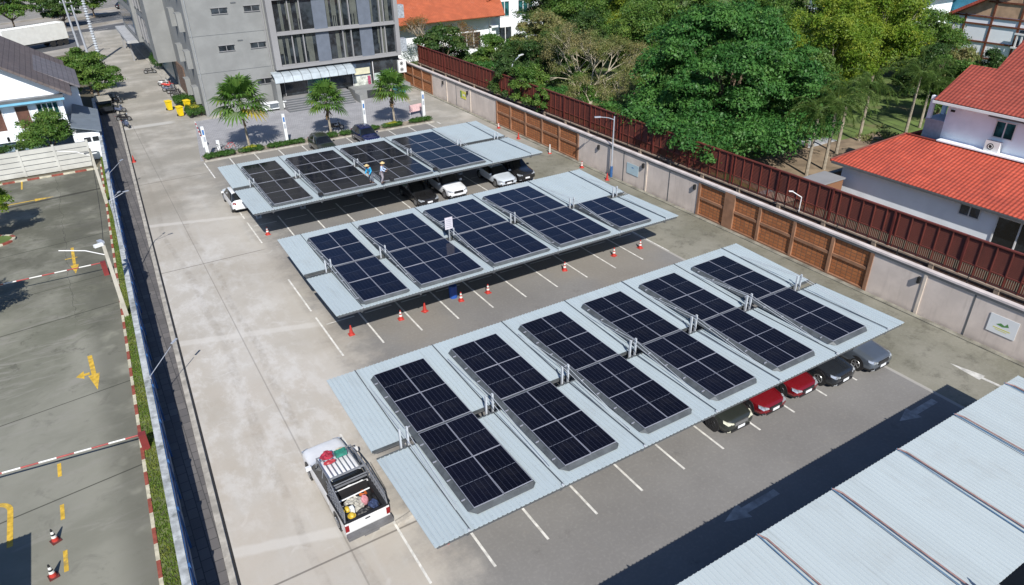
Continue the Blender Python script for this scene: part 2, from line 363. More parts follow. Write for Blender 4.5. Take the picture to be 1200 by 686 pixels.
def wall_mat(name, col, streak, amt=.5, rough=.85):
    t = NT(name); g = t.n('NewGeometry').outputs['Position']; sp = t.n('SeparateXYZ', {0: g})
    c = t.mix(t.step(t.noise(g, .5, 5, .6), .35, .7), sc3(col, .9), sc3(col, 1.08))
    st = t.step(t.noise(t.scalev(g, (1, 2.2, .28)), 1.0, 6, .7), .50, .74); c = t.mix(t.math('MULTIPLY', st, amt), c, streak)
    foot = t.math('MULTIPLY', t.math('SUBTRACT', 1.0, t.step(sp.outputs[2], .05, .5)), t.step(t.noise(g, 1.1, 4), .35, .6)); c = t.mix(t.math('MULTIPLY', foot, .5), c, streak)
    t.set(t.b.inputs['Base Color'], c); t.b.inputs['Roughness'].default_value = rough; return t.m
# ---------------------------------------------------------------- materials for structures
def sheet_mat(name, col, ruler=.5):
    t = NT(name); g = t.n('NewGeometry').outputs['Position']; sp = t.n('SeparateXYZ', {0: g})
    lap = t.n('TexWhiteNoise', {'Vector': t.n('CombineXYZ', {0: t.math('FLOOR', t.math('DIVIDE', sp.outputs[0], .8))}).outputs[0]}, noise_dimensions='3D')
    c = t.mix(t.math('MULTIPLY', lap.outputs[0], .22), col, sc3(col, .78))
    run = t.step(t.noise(t.scalev(g, (5, .35, 1)), 1.0, 5, .65), .52, .8)
    c = t.mix(t.math('MULTIPLY', run, .35), c, (.24, .25, .24))
    c = t.mix(t.math('MULTIPLY', t.step(t.noise(g, .5, 6, .65), .5, .75), .22), c, (.30, .30, .28))
    sy_ = t.math('ABSOLUTE', t.math('SUBTRACT', t.math('FRACT', t.math('DIVIDE', sp.outputs[1], 1.35)), .5)); sx_ = t.math('ABSOLUTE', t.math('SUBTRACT', t.math('FRACT', t.math('DIVIDE', sp.outputs[0], .4)), .5))
    scr = t.math('MULTIPLY', t.step(sy_, .480, .487), t.step(sx_, .44, .46)); c = t.mix(t.math('MULTIPLY', scr, .3), c, (.08, .08, .08))
    t.set(t.b.inputs['Base Color'], c); t.b.inputs['Specular IOR Level'].default_value = .5
    t.set(t.b.inputs['Roughness'], t.math('ADD', .36, t.math('MULTIPLY', t.noise(g, .8, 3), .2)))
    t.bump(t.noise(t.scalev(g, (1.2, .3, 1)), 1.0, 3), .25, .05); return t.m
ROOF = sheet_mat('carport_sheet', (.415, .48, .50)); ROOF2 = sheet_mat('carport_sheet_near', (.44, .495, .505))
STEEL = mat('galvanised_steel', (.50, .52, .53), .4, .6, var=.1)
PGREY = mat('pale_grey_paint', (.46, .49, .52), .45, 0, var=.08); DSTEEL = mat('dark_steel', (.16, .17, .18), .5, .5, var=.1)  # second one is plain dark grey steel for framing and trims
WSTEEL = mat('white_steel', (.72, .72, .72), .4, 0, var=.05)
SKIRT = mat('skirt_grey', (.085, .095, .10), .5, .2, var=.2, scale=3)
ALU = mat('aluminium_frame', (.36, .37, .42), .35, .3, var=.05)
BLACK = mat('black_rubber', (.012, .012, .012), .8, var=.2)
RUSTY = mat('brown_cable_pipe', (.30, .18, .16), .5, var=.2, scale=3); BLUEP = mat('blue_grey_pipe', (.10, .19, .30), .5, var=.1)
def cell_mat(name, col, line, mid):
    t = NT(name); o = t.n('TexCoord').outputs['Object']; sp = t.n('SeparateXYZ', {0: o}); X, Y = sp.outputs[0], sp.outputs[1]
    cw = 1.21 / 6
    fx_ = t.math('ABSOLUTE', t.math('SUBTRACT', t.math('FRACT', t.math('ADD', t.math('DIVIDE', X, cw), 100.0)), .5))
    lx = t.step(fx_, .465, .49)
    fine = t.math('ABSOLUTE', t.math('SUBTRACT', t.math('FRACT', t.math('ADD', t.math('DIVIDE', Y, .107), 100.0)), .5))
    lf = t.math('MULTIPLY', t.step(fine, .455, .49), .25)
    ym = t.math('MULTIPLY', t.math('SUBTRACT', 1.0, t.step(t.math('ABSOLUTE', Y), .010, .018)), t.step(t.math('SUBTRACT', .5, fx_), .08, .12))
    rnd = t.n('ObjectInfo').outputs['Random']
    c = t.mix(rnd, sc3(col, .8), sc3(col, 1.2))
    c = t.mix(t.math('MAXIMUM', lx, lf), c, line); c = t.mix(ym, c, mid)
    dust = t.step(t.noise(o, 1.2, 5, .6), .45, .8); c = t.mix(t.math('MULTIPLY', dust, .035), c, (.3, .28, .25))
    t.set(t.b.inputs['Base Color'], c); t.b.inputs['Roughness'].default_value = .14; t.b.inputs['Specular IOR Level'].default_value = .15
    t.set(t.b.inputs['Roughness'], t.math('ADD', .08, t.math('MULTIPLY', dust, .12)))
    return t.m
CELLS = {'near': cell_mat('cells_near', (.004, .0045, .010), (.045, .05, .075), (.12, .13, .16)),
         'mid': cell_mat('cells_mid', (.005, .007, .018), (.03, .036, .06), (.06, .07, .10)),
         'far': cell_mat('cells_far', (.006, .007, .011), (.025, .028, .038), (.06, .06, .08))}
def corrugated(x0, x1, ya, yb, za, zb, pitch=.2, h=.035, th=.03, z_ends=None):
    mb = MB(); prof = [(0, 0), (.62, 0), (.72, 1), (.90, 1)]
    xs = []; n = int(round((x1 - x0) / pitch)); p = (x1 - x0) / n
    for i in range(n):
        for a, k in prof: xs.append((x0 + (i + a) * p, k * h))
    xs.append((x1, 0)); V = []; F = []
    for (x, dz) in xs: V += [(x, ya, za + dz), (x, yb, zb + dz), (x, ya, za + dz - th), (x, yb, zb + dz - th)]
    for i in range(len(xs) - 1):
        a = i * 4; b = a + 4
        F += [(a, b, b + 1, a + 1), (a + 2, a + 3, b + 3, b + 2), (a, a + 2, b + 2, b), (a + 1, b + 1, b + 3, a + 3)]
    F += [(0, 1, 3, 2)]; L = (len(xs) - 1) * 4; F += [(L, L + 2, L + 3, L + 1)]
    mb.add(V, F); return mb
MODZ = 3.07
def make_module(cells):
    mb = MB(); w, l = .627, 1.207
    mb.mat(0).quad((-w + .018, -l + .018, 0), (w - .018, -l + .018, 0), (w - .018, l - .018, 0), (-w + .018, l - .018, 0))
    mb.mat(1)
    for (a, b, c, d) in ((-w, w, -l, -l + .018), (-w, w, l - .018, l), (-w, -w + .018, -l + .018, l - .018), (w - .018, w, -l + .018, l - .018)): mb.box(a, b, c, d, -.035, .004)
    mb.mat(2).quad((-w + .02, -l + .02, -.03), (-w + .02, l - .02, -.03), (w - .02, l - .02, -.03), (w - .02, -l + .02, -.03))
    me = mb.mesh('solar_panel')
    for m in (cells, ALU, DSTEEL): me.materials.append(m)
    me.polygons.foreach_set('material_index', mb.mi); return me
def carport(name_label, x0, x1, y0, y1, ga, gb, joints, arrays, cells, roofmat=ROOF, loc=None, pipes=False, cat='carport', group='carports with corrugated roofs', pw=1.27, pl=2.43, ph=3.58, e=.21):
    """x0..x1, y0..y1 in world; ga..gb the open gap; arrays = (xl, xr, ncols, ylo, yhi, nrows)"""
    cx_, cy_ = (x0 + x1) / 2, (y0 + y1) / 2
    root = thing('solar_carport' if arrays else 'carport', name_label, cat, (cx_, cy_, 0), 0, group)
    L = lambda mb: mb
    rails = []
    def off(mb): mb.v = [(a - cx_, b - cy_, c) for a, b, c in mb.v]; return mb
    off(corrugated(x0, x1, y0, ga, 2.87, 2.72)).build('roof_sheet', roofmat, root)
    off(corrugated(x0, x1, gb, y1, 2.72, 2.87)).build('roof_sheet', roofmat, root)
    gm = (ga + gb) / 2
    for jx in joints:
        c = MB()
        for s in (-.17, .17):
            c.box(jx + s - .036, jx + s + .036, gm - .05, gm + .05, 0, ph)
        c.box(jx - .2, jx + .2, gm - .2, gm + .2, 0, .03)
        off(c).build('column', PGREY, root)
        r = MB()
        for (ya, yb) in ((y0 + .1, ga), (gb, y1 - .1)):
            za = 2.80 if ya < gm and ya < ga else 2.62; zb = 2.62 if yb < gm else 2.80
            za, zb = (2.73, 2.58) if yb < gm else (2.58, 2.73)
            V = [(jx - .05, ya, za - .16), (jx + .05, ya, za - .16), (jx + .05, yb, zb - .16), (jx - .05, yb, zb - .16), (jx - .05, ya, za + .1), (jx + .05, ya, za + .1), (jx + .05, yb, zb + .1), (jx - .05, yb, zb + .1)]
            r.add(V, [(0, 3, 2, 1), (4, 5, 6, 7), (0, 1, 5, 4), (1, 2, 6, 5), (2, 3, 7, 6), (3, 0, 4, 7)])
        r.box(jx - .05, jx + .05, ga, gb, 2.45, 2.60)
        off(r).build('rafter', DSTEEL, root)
        if not pipes:
            sm = MB()
            sm.mat(0)
            sm.cyl((jx + .05, y0 + .02, 2.93), (jx + .05, ga, 2.79), .022, n=5); sm.cyl((jx + .05, gb, 2.79), (jx + .05, y1 - .02, 2.93), .022, n=5)
            off(sm).build('ridge_seam', SKIRT, root)
            tr = MB()
            for s in (-.17, .17):
                tr.cyl((jx + s * .6, gm - .05, ph - .07), (jx + s * .3 + .1, y0 + 1.1, 2.95), .014, n=5); tr.cyl((jx + s * .6, gm + .05, ph - .07), (jx + s * .3 + .1, y1 - 1.6, 2.95), .014, n=5)
            tr.cyl((jx, y0 + .05, 2.93), (jx, y0 - .03, 2.93), .05, n=6)
            off(tr).build('tie_rod', PGREY, root)
        else:
            a = MB().tube([(jx + .12, gb, 2.83), (jx + .10, y1 - .35, 2.97), (jx - .02, y1 - .02, 2.96)], .032); off(a).build('brown_pipe', RUSTY, root)
            a = MB().tube([(jx - .10, gb, 2.81), (jx - .06, y1 - 1.5, 2.93), (jx - .02, y1 + .02, 2.95)], .022); off(a).build('blue_pipe', BLUEP, root)
    pu = MB()
    for yy, zz in ((y0 + .08, 2.82), (y0 + (ga - y0) * .5, 2.75), (ga - .08, 2.67), (gb + .08, 2.67), (gb + (y1 - gb) * .5, 2.75), (y1 - .08, 2.82)):
        pu.box(x0 + .1, x1 - .1, yy - .035, yy + .035, zz - .13, zz - .03)
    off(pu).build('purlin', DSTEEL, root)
    if arrays:
        fm = MB()
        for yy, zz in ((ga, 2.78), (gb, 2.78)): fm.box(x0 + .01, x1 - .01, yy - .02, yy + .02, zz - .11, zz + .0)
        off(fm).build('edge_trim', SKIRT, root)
    me = make_module(cells) if arrays else None
    for (xl, nc, ylo, nr, wide) in arrays:
        ycur = ylo
        ys = []
        for r_ in range(nr):
            if r_ == wide: ycur += .12
            ys.append(ycur + pl / 2); ycur += pl
        xr = xl + nc * pw; yhi = ycur
        for yy in ys:
            for k in range(nc):
                o = bpy.data.objects.new('solar_panel', me); COL.objects.link(o); o.parent = root
                o.location = (xl + pw * (k + .5) - cx_, yy - cy_, MODZ)
                o.scale = (pw / 1.27, pl / 2.43, 1); o.rotation_euler = (R(random.uniform(-.6, .6)), R(random.uniform(-.6, .6)), 0)
        # dark skirt round the array: near and left sides splay down on to the sheets
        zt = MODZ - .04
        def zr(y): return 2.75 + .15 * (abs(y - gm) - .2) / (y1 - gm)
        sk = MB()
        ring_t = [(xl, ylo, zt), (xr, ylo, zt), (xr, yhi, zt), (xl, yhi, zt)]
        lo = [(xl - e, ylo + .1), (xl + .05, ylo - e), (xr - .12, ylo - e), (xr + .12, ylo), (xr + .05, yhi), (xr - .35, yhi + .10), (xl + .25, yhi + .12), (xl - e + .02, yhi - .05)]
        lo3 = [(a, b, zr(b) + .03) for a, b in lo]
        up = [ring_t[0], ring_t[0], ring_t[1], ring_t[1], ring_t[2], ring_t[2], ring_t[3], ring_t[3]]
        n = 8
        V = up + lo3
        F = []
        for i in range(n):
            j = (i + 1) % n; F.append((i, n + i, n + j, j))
        sk.add(V, F); off(sk).build('array_skirt', SKIRT, root)
        for yy in ys:
            for q in (-.6, .6):
                off(MB().box(xl - .20, xr + .04, yy + q - .02, yy + q + .02, MODZ - .10, MODZ - .06)).build('rail', ALU, root)
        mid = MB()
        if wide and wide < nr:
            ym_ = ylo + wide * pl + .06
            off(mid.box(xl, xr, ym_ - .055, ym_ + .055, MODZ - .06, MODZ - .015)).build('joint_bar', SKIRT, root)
    return root
random.seed(2)
J1 = [7.72 + 4.115 * k for k in range(7)]
A1 = [(8.32 + 4.115 * k, 2, 16.72, 4, 2) for k in range(6)]
carport('nearest solar carport with six two-wide panel arrays, beside the white pickup', 6.36, 33.8, 16.0, 27.62, 21.42, 21.92, J1, A1, CELLS['near'], group='solar carports in the car park', pw=1.303, pl=2.425)
J2 = [10.25, 13.85, 18.78, 23.6, 28.7, 32.75]
A2 = [(10.5, 2, 33.45, 4, 2), (14.05, 3, 33.45, 4, 2), (19.0, 3, 33.45, 4, 2), (23.95, 3, 33.45, 4, 2), (28.9, 2, 33.45, 2, 9)]
carport('middle solar carport with deep blue panels and a white notice on its gap', 8.75, 33.9, 33.05, 44.85, 38.5, 39.0, J2, A2, CELLS['mid'], group='solar carports in the car park', pw=1.36, pl=2.5, ph=3.5, e=.15)
J3 = [9.95, 13.65, 18.75, 23.75, 28.75, 32.72]
A3 = [(10.2, 2, 50.85, 4, 2), (14.0, 3, 50.85, 4, 2), (18.98, 3, 50.85, 4, 2), (24.02, 3, 50.85, 4, 2)]
carport('farthest solar carport with two workers standing on its edge', 8.48, 33.9, 50.3, 62.6, 56.3, 56.85, J3, A3, CELLS['far'], group='solar carports in the car park', pw=1.42, pl=2.53, ph=3.35, e=.15)
carport('bare corrugated carport without panels in the near right corner', 4.0, 33.8, -0.9, 10.38, 4.3, 4.85, [8.06 + 4.09 * k for k in range(7)], [], None, roofmat=ROOF2, pipes=True)
# canopy left of the frame whose corner shadow falls on the car park
carport('corrugated carport by the left car park casting its shadow on the arrows', -20, -7.6, 13.5, 24.9, 19.0, 19.5, [-18.5, -14, -9.2], [], None, roofmat=ROOF2, pipes=True)

# ---------------------------------------------------------------- boundary wall left, with blue rail
LIC = mat('weathered_wall_top', (.38, .40, .40), .95, var=.3, scale=2.5, bump=.4, bscale=15, dirt=(.10, .11, .10))
BLUE = mat('blue_paint', (.03, .10, .26), .5, var=.15)
PINKW = wall_mat('rendered_wall', (.62, .54, .48), (.36, .31, .27), .45)
root = thing('boundary_wall', 'long grey boundary wall with weathered top and blue right side between two car parks', 'wall', (0, 0, 0))
mb = MB(); N = 30; ya, yb = -4., 100.
for i in range(N):
    a = ya + (yb - ya) * i / N; b = ya + (yb - ya) * (i + 1) / N
    P = [(wx(a) - .16, a), (wx(a) + .13, a), (wx(b) + .13, b), (wx(b) - .16, b)]
    mb.add([(x, y, 0) for x, y in P] + [(x, y, 2.25) for x, y in P], [(0, 3, 2, 1), (4, 5, 6, 7), (0, 1, 5, 4), (1, 2, 6, 5), (2, 3, 7, 6), (3, 0, 4, 7)])
mb.build('wall', LIC, root)
mb = MB()
for i in range(N):
    a = ya + (yb - ya) * i / N; b = ya + (yb - ya) * (i + 1) / N
    for z0, z1, o in ((1.9, 2.2, .0), (1.0, 1.3, .0)):
        P = [(wx(a) + .135, a), (wx(a) + .17, a), (wx(b) + .17, b), (wx(b) + .135, b)]
        mb.add([(x, y, z0) for x, y in P] + [(x, y, z1) for x, y in P], [(0, 3, 2, 1), (4, 5, 6, 7), (0, 1, 5, 4), (1, 2, 6, 5), (2, 3, 7, 6), (3, 0, 4, 7)])
for i in range(34):
    y = ya + i * 3.06; mb.box(wx(y) + .135, wx(y) + .22, y, y + .12, 0, 2.24)
mb.build('blue_rail', BLUE, root)
# white slatted wall behind the left car park
CREAM = wall_mat('precast_cream', (.50, .50, .46), (.33, .32, .28), .4)
root = thing('precast_fence', 'cream precast plank wall closing the back of the left car park', 'wall', (-.6, 79.4, 0))
pl = MB()
for i in range(5):
    pl.box(-22, .05, -.06, .05, .03 + i * .5, .03 + i * .5 + .43)
pl.build('plank', CREAM, root); MB().box(-22, .05, -.02, .03, 0, 2.5).build('backing', DSTEEL, root)
for k in range(8):
    MB().box(-2.9 * k - .1, -2.9 * k + .1, -.10, .10, 0, 2.62).build('post', CREAM, root)
# ---------------------------------------------------------------- right perimeter wall
CONC = mat('concrete_post', (.30, .235, .18), .9, var=.2, scale=2, bump=.15); BRPOST = mat('brown_painted_post', (.27, .14, .08), .85, var=.2, scale=1.5, world=True)
def brick_mat(name, c1, c2, mort, bw=.36, bh=.19, axis='x'):
    t = NT(name); o = t.n('NewGeometry').outputs['Position']; sp = t.n('SeparateXYZ', {0: o})
    v = t.n('CombineXYZ', {0: sp.outputs[1] if axis == 'x' else sp.outputs[0], 1: sp.outputs[2]})
    br = t.n('TexBrick', {'Vector': v.outputs[0], 'Color1': c1, 'Color2': c2, 'Mortar': mort, 'Scale': 1.0, 'Mortar Size': .032, 'Brick Width': bw, 'Row Height': bh, 'Mortar Smooth': .2}, offset=0.0)
    c = t.mix(t.math('MULTIPLY', t.step(t.noise(o, .8, 5, .65), .5, .75), .5), br.outputs[0], sc3(c1, .55))
    t.set(t.b.inputs['Base Color'], c); t.b.inputs['Roughness'].default_value = .85
    h = t.n('Bump', {'Height': t.math('SUBTRACT', 1.0, br.outputs[1]), 'Strength': .6, 'Distance': .02}); t.set(t.b.inputs['Normal'], h.outputs[0])
    return t.m
BRICK = brick_mat('orange_block', (.44, .16, .055), (.33, .115, .04), (.21, .10, .05), .40, .24)
BRICKD = brick_mat('old_brick', (.17, .075, .04), (.11, .055, .035), (.14, .11, .09), .3, .14)
CAP = mat('wall_cap_pale', (.58, .52, .50), .8, var=.15, scale=1)
root = thing('perimeter_wall', 'long perimeter wall of orange block and pale rendered bays with a white cap', 'wall', (40.3, 50, 0))
def w(mb): mb.v = [(a - 40.3, b - 50, c) for a, b, c in mb.v]; return mb
H1 = 2.9
brick_spans = [(86.0, 97.5), (53.4, 69.2), (22.0, 37.3)]
plain_spans = [(69.2, 86.0), (37.3, 53.4), (-6, 22.0)]
for a, b in brick_spans: w(MB().box(40.26, 40.40, a, b, 0, H1)).build('brick_panel', BRICK, root)
for a, b in plain_spans: w(MB().box(40.20, 40.40, a, b, 0, H1)).build('rendered_panel', PINKW, root)
for ys in ([86, 89, 92, 95], [53.5, 56.7, 59.8, 63.0, 66.1, 69.1], [22.1, 24.95, 28.05, 31.1, 37.2]):
    for y in ys: w(MB().box(40.13, 40.26, y - .11, y + .11, 0, H1)).build('post', BRPOST, root)
w(MB().box(40.11, 40.26, 33.5, 34.5, 0, H1)).build('post', BRPOST, root)
for a, b in brick_spans:
    w(MB().box(40.17, 40.26, a, b, 1.42, 1.62).box(40.17, 40.26, a, b, 2.72, H1).box(40.15, 40.26, a, b, .0, .16)).build('beam', BRPOST, root)
LPIL = mat('pale_pilaster', (.60, .52, .44), .85, var=.1)
for y in (81.7, 75.4, 43.5, 18.6): w(MB().box(40.14, 40.2, y - .09, y + .09, 0, 2.75)).build('drain_pipe', LPIL, root)
for y in (79.1, 46.6, 40.7, 15.7): w(MB().box(40.185, 40.2, y - .05, y + .05, 0, 2.85)).build('joint_strip', DSTEEL, root)
for y in (82.6, 76.0, 50.2, 43.9, 37.7, 18.9): w(MB().box(40.0, 40.2, y - .08, y + .08, 2.05, 2.45)).build('wall_lamp', BLACK, root)
w(MB().box(40.10, 40.45, -6, 97.5, H1, H1 + .13)).build('cap', CAP, root)
w(MB().box(40.125, 40.2, -6, 97.5, H1 - .16, H1 - .003)).build('fascia', DSTEEL, root)
mb = MB()
for z in (3.25, 3.55): mb.tube([(40.5, -6, z), (40.5, 97, z)], .018, 4)
for k in range(24): mb.box(40.48, 40.52, -5 + k * 4.3, -4.96 + k * 4.3, 3.0, 3.6)
w(mb).build('cable', BLACK, root)
struct('wall_footing', MB().box(39.75, 40.1, -6, 97, 0, .07), mat('footing', (.22, .21, .17), .9, var=.4, scale=1, world=True))
# signs on the wall
WS = mat('sign_white', (.72, .74, .74), .5, var=.03); LBL = mat('sign_pale_blue', (.42, .55, .60), .5, var=.05)
SG = mat('sign_green', (.09, .25, .07), .5, var=.05); SY = mat('sign_yellow', (.65, .62, .10), .5, var=.05); SR = mat('sign_red', (.55, .06, .05), .5, var=.05); SB = mat('sign_blue', (.05, .16, .4), .5, var=.05)
def panel(name, label, y0, y1, z0, z1, m, marks=()):
    r = thing(name, label, 'sign', (40.17, (y0 + y1) / 2, z0))
    MB().box(-.012, .012, -(y1 - y0) / 2, (y1 - y0) / 2, 0, z1 - z0).build('board', m, r)
    for nm, mm, a, b, c, d in marks: MB().box(-.018, -.0125, a, b, c, d).build(nm, mm, r)
    return r
r = panel('wall_sign', 'white board with a small green and yellow emblem on the rendered wall at right', 13.15, 14.65, 1.0, 2.1, WS)
mb = MB(); mb.add([(-.016, .35, .55), (-.016, .12, .70), (-.016, -.1, .62), (-.016, -.2, .8), (-.016, -.32, .62), (-.016, 0, .50)], [(0, 1, 2, 3, 4, 5)]); mb.build('green_emblem', SG, r)
MB().box(-.018, -.0125, -.45, .45, .33, .38).box(-.018, -.0125, -.3, .32, .24, .27).build('yellow_text', SY, r)
panel('wall_sign', 'pale blue board beside the street lamp on the rendered wall', 44.55, 46.1, 1.0, 1.95, LBL, [('emblem', SB, -.15, .1, .6, .68)])
panel('wall_sign', 'yellow and green poster on the far pale rendered wall', 76.5, 77.9, 1.3, 2.2, SY, [('green_band', SG, .35, .69, .1, .85), ('white_text', WS, -.5, .1, .35, .55)])
# ---------------------------------------------------------------- second wall with louvred fence
MAR = wall_mat('maroon_metal', (.15, .034, .024), (.08, .026, .02), .6, .55); MARL = wall_mat('maroon_louvre_metal', (.145, .040, .026), (.055, .024, .018), .6, .6); MARD = mat('maroon_dark_metal', (.10, .02, .016), .5, var=.15)
root = thing('louvred_fence', 'dark red louvred metal fence standing on an old brick wall behind the perimeter wall', 'fence', (42.3, 50, 0))
def w2(mb): mb.v = [(a - 42.3, b - 50, c) for a, b, c in mb.v]; return mb
w2(MB().box(42.2, 42.4, -6, 94.5, 0, 2.5)).build('brick_base', BRICKD, root)
for k in range(26):
    y = -4 + k * 3.9; w2(MB().box(42.05, 42.2, y - .14, y + .14, 0, 2.62)).build('post', CONC, root)
w2(MB().box(42.12, 42.46, -6, 94.5, 2.5, 2.6)).build('coping', CONC, root)
mb = MB()
for i in range(15):
    z = 3.42 + i * .102; mb.add([(42.27, -6, z), (42.27, 94.5, z), (42.33, 94.5, z + .066), (42.33, -6, z + .066), (42.305, -6, z), (42.305, 94.5, z), (42.345, 94.5, z + .062), (42.345, -6, z + .062)], [(0, 3, 2, 1), (4, 5, 6, 7), (0, 1, 5, 4), (2, 3, 7, 6)])
w2(mb).build('louvre', MARL, root)
w2(MB().box(42.36, 42.38, -6, 94.5, 3.42, 4.95)).build('back_sheet', MARD, root)
mb = MB()
for i in range(118): y = -5.9 + i * .85; mb.box(42.22, 42.29, y, y + .06, 2.6, 4.95)
mb.box(42.2, 42.36, -6, 94.5, 4.95, 5.03).box(42.24, 42.36, -6, 94.5, 3.34, 3.42).box(42.24, 42.36, -6, 94.5, 2.66, 2.72)
w2(mb).build('frame', MAR, root)
mb = MB()
for i in range(830): y = -5.9 + i * .121; mb.box(42.28, 42.31, y, y + .07, 2.72, 3.34)
w2(mb).build('picket', MARL, root)
for k in range(22): w2(MB().box(42.18, 42.30, -4.9 + k * 4.55, -4.78 + k * 4.55, 2.6, 5.05)).build('fence_post', MARD, root)
# ---------------------------------------------------------------- buildings
def Wo(root):
    l = root.location
    def f(mb): mb.v = [(a - l[0], b - l[1], c - l[2]) for a, b, c in mb.v]; return mb
    return f
GREYW = wall_mat('grey_wall_paint', (.225, .232, .228), (.20, .205, .20), .08)
GREYF = mat('grey_frame_paint', (.25, .25, .255), .7, var=.06, scale=.5)
BGP = mat('blue_grey_panel', (.12, .14, .175), .5, var=.08)
DARKR = mat('dark_recess', (.03, .032, .035), .6, var=.2)
def glass_mat(name, col=(.02, .025, .03), rough=.08):
    t = NT(name); o = t.n('TexCoord').outputs['Object']
    c = t.mix(t.step(t.noise(o, .9, 4, .6), .4, .65), sc3(col, .6), sc3(col, 2.0))
    t.set(t.b.inputs['Base Color'], c); t.b.inputs['Roughness'].default_value = rough; t.b.inputs['Specular IOR Level'].default_value = .7
    return t.m
GLASS = glass_mat('window_glass'); TGLASS = glass_mat('teal_glass', (.015, .07, .075)); BGLASS = glass_mat('blue_glass', (.03, .05, .08))
CURT = mat('curtain_cloth', (.13, .14, .12), .9, var=.2, scale=1)
root = thing('office_building', 'grey apartment block with curtained glass bays, an awning and palms in front', 'building', (25, 100, 0)); w = Wo(root)
w(MB().box(12.62, 38.2, 92, 170, 0, 21)).build('wall', GREYW, root)
# projecting bay frame of the upper floors
w(MB().box(21.6, 22.35, 90.9, 91.997, 4.6, 20).box(37.75, 38.3, 90.9, 91.997, 4.6, 20).box(22.35, 37.75, 90.9, 91.997, 4.6, 4.95)
  .box(22.35, 37.75, 90.95, 91.997, 8.55, 8.85).box(22.35, 37.75, 90.95, 91.997, 12.55, 12.85).box(22.35, 37.75, 90.95, 91.997, 16.55, 16.85)).build('bay_frame', GREYF, root)
BL = MB()
for z0 in (4.95, 8.85, 12.85):
    for a, b, ms in ((22.35, 27.2, (24.2, 25.6)), (28.9, 33.0, (30.7, 31.8)), (34.7, 37.75, (35.9, 36.4))):
        wi = w(MB().box(a, b, 91.5, 91.6, z0, z0 + 3.6)).build('window', GLASS, root)
        wi_ = MB()
        for m_ in ms: wi_.box(m_ - .06, m_ + .06, 91.2, 91.497, z0, z0 + 3.6)
        wi_.box(a, b, 91.3, 91.497, z0, z0 + .1)
        w(wi_).build('mullion', GREYF, wi)
        random.seed(int(z0 * 10 + a)); cu = MB(); x = a + .1
        while x < b - .5:
            if random.random() < .7:
                ww = random.uniform(.3, .9); n = int(ww / .12)
                for q in range(n): cu.box(x + q * .12, x + q * .12 + .07, 91.46, 91.495, z0 + (.1 if random.random() < .8 else 1.4), z0 + 3.5)
                x += ww
            x += random.uniform(.2, .7)
        if cu.v: w(cu).build('curtain', CURT, wi)
    for a, b in ((27.2, 28.9), (33.0, 34.7)): w(MB().box(a, b, 91.35, 91.99, z0, z0 + 3.7)).build('spandrel_panel', BGP, root)
for z0 in (3.05, 7.35, 11.5, 15.6):
    for x0 in (15.6, 19.3):
        if z0 < 4 and x0 < 16: continue
        wi = w(MB().box(x0, x0 + 1.75, 91.9, 91.985, z0, z0 + .62)).build('window', GLASS, root)
        w(MB().box(x0 - .06, x0 + 1.81, 91.88, 91.997, z0 - .07, z0).box(x0 + .84, x0 + .9, 91.87, 91.9, z0, z0 + .62).box(x0 - .06, x0 + 1.81, 91.80, 91.997, z0 + .62, z0 + .69)).build('window_frame', GREYF, wi)
# slight panel joints on the plain wall
mb = MB()
for z in (5.0, 9.2, 13.4): mb.box(12.62, 21.6, 91.985, 91.997, z, z + .04)
w(mb).build('wall_joint', DSTEEL, root)
w(MB().cyl((21.3, 91.9, 0), (21.3, 91.9, 20), .07, n=8)).build('downpipe', GREYF, root); w(MB().cyl((12.9, 91.93, 0), (12.9, 91.93, 20), .05, n=8)).build('downpipe', STEEL, root)
for z in (3.9, 8.3, 12.5): w(MB().box(17.9, 18.5, 91.94, 91.99, z, z + .12)).build('vent', DSTEEL, root)
# ground floor
w(MB().box(22.0, 38.1, 91.6, 91.99, 1.2, 4.6)).build('shopfront_recess', DARKR, root)
for i, (a, b, m_) in enumerate(((22.4, 25.2, GLASS), (25.3, 28.2, TGLASS), (28.3, 31.0, GLASS), (31.4, 34.0, BGLASS), (34.3, 37.2, GLASS))):
    wi = w(MB().box(a, b, 91.5, 91.597, 1.25, 4.2)).build('window', m_, root)
    w(MB().box(a - .05, a + .03, 91.42, 91.497, 1.25, 4.2)).build('window_frame', WSTEEL if i > 2 else GREYF, wi)
POST = mat('shop_posters', (.45, .47, .42), .6, var=.4, scale=2.5)
w(MB().box(31.5, 33.9, 91.44, 91.495, 1.3, 2.5)).build('poster', POST, root)
w(MB().box(31.6, 33.8, 91.42, 91.495, 2.7, 3.5)).build('poster', mat('cream_poster', (.55, .53, .38), .6, var=.1), root)
w(MB().box(34.4, 37.0, 91.44, 91.495, 1.3, 2.6)).build('poster', mat('pale_green_poster', (.40, .48, .44), .6, var=.2), root)
w(MB().box(33.4, 33.8, 91.40, 91.44, 1.3, 2.4)).build('poster', mat('red_blue_poster', (.30, .06, .12), .6, var=.4, scale=6), root)
aw = MB(); 
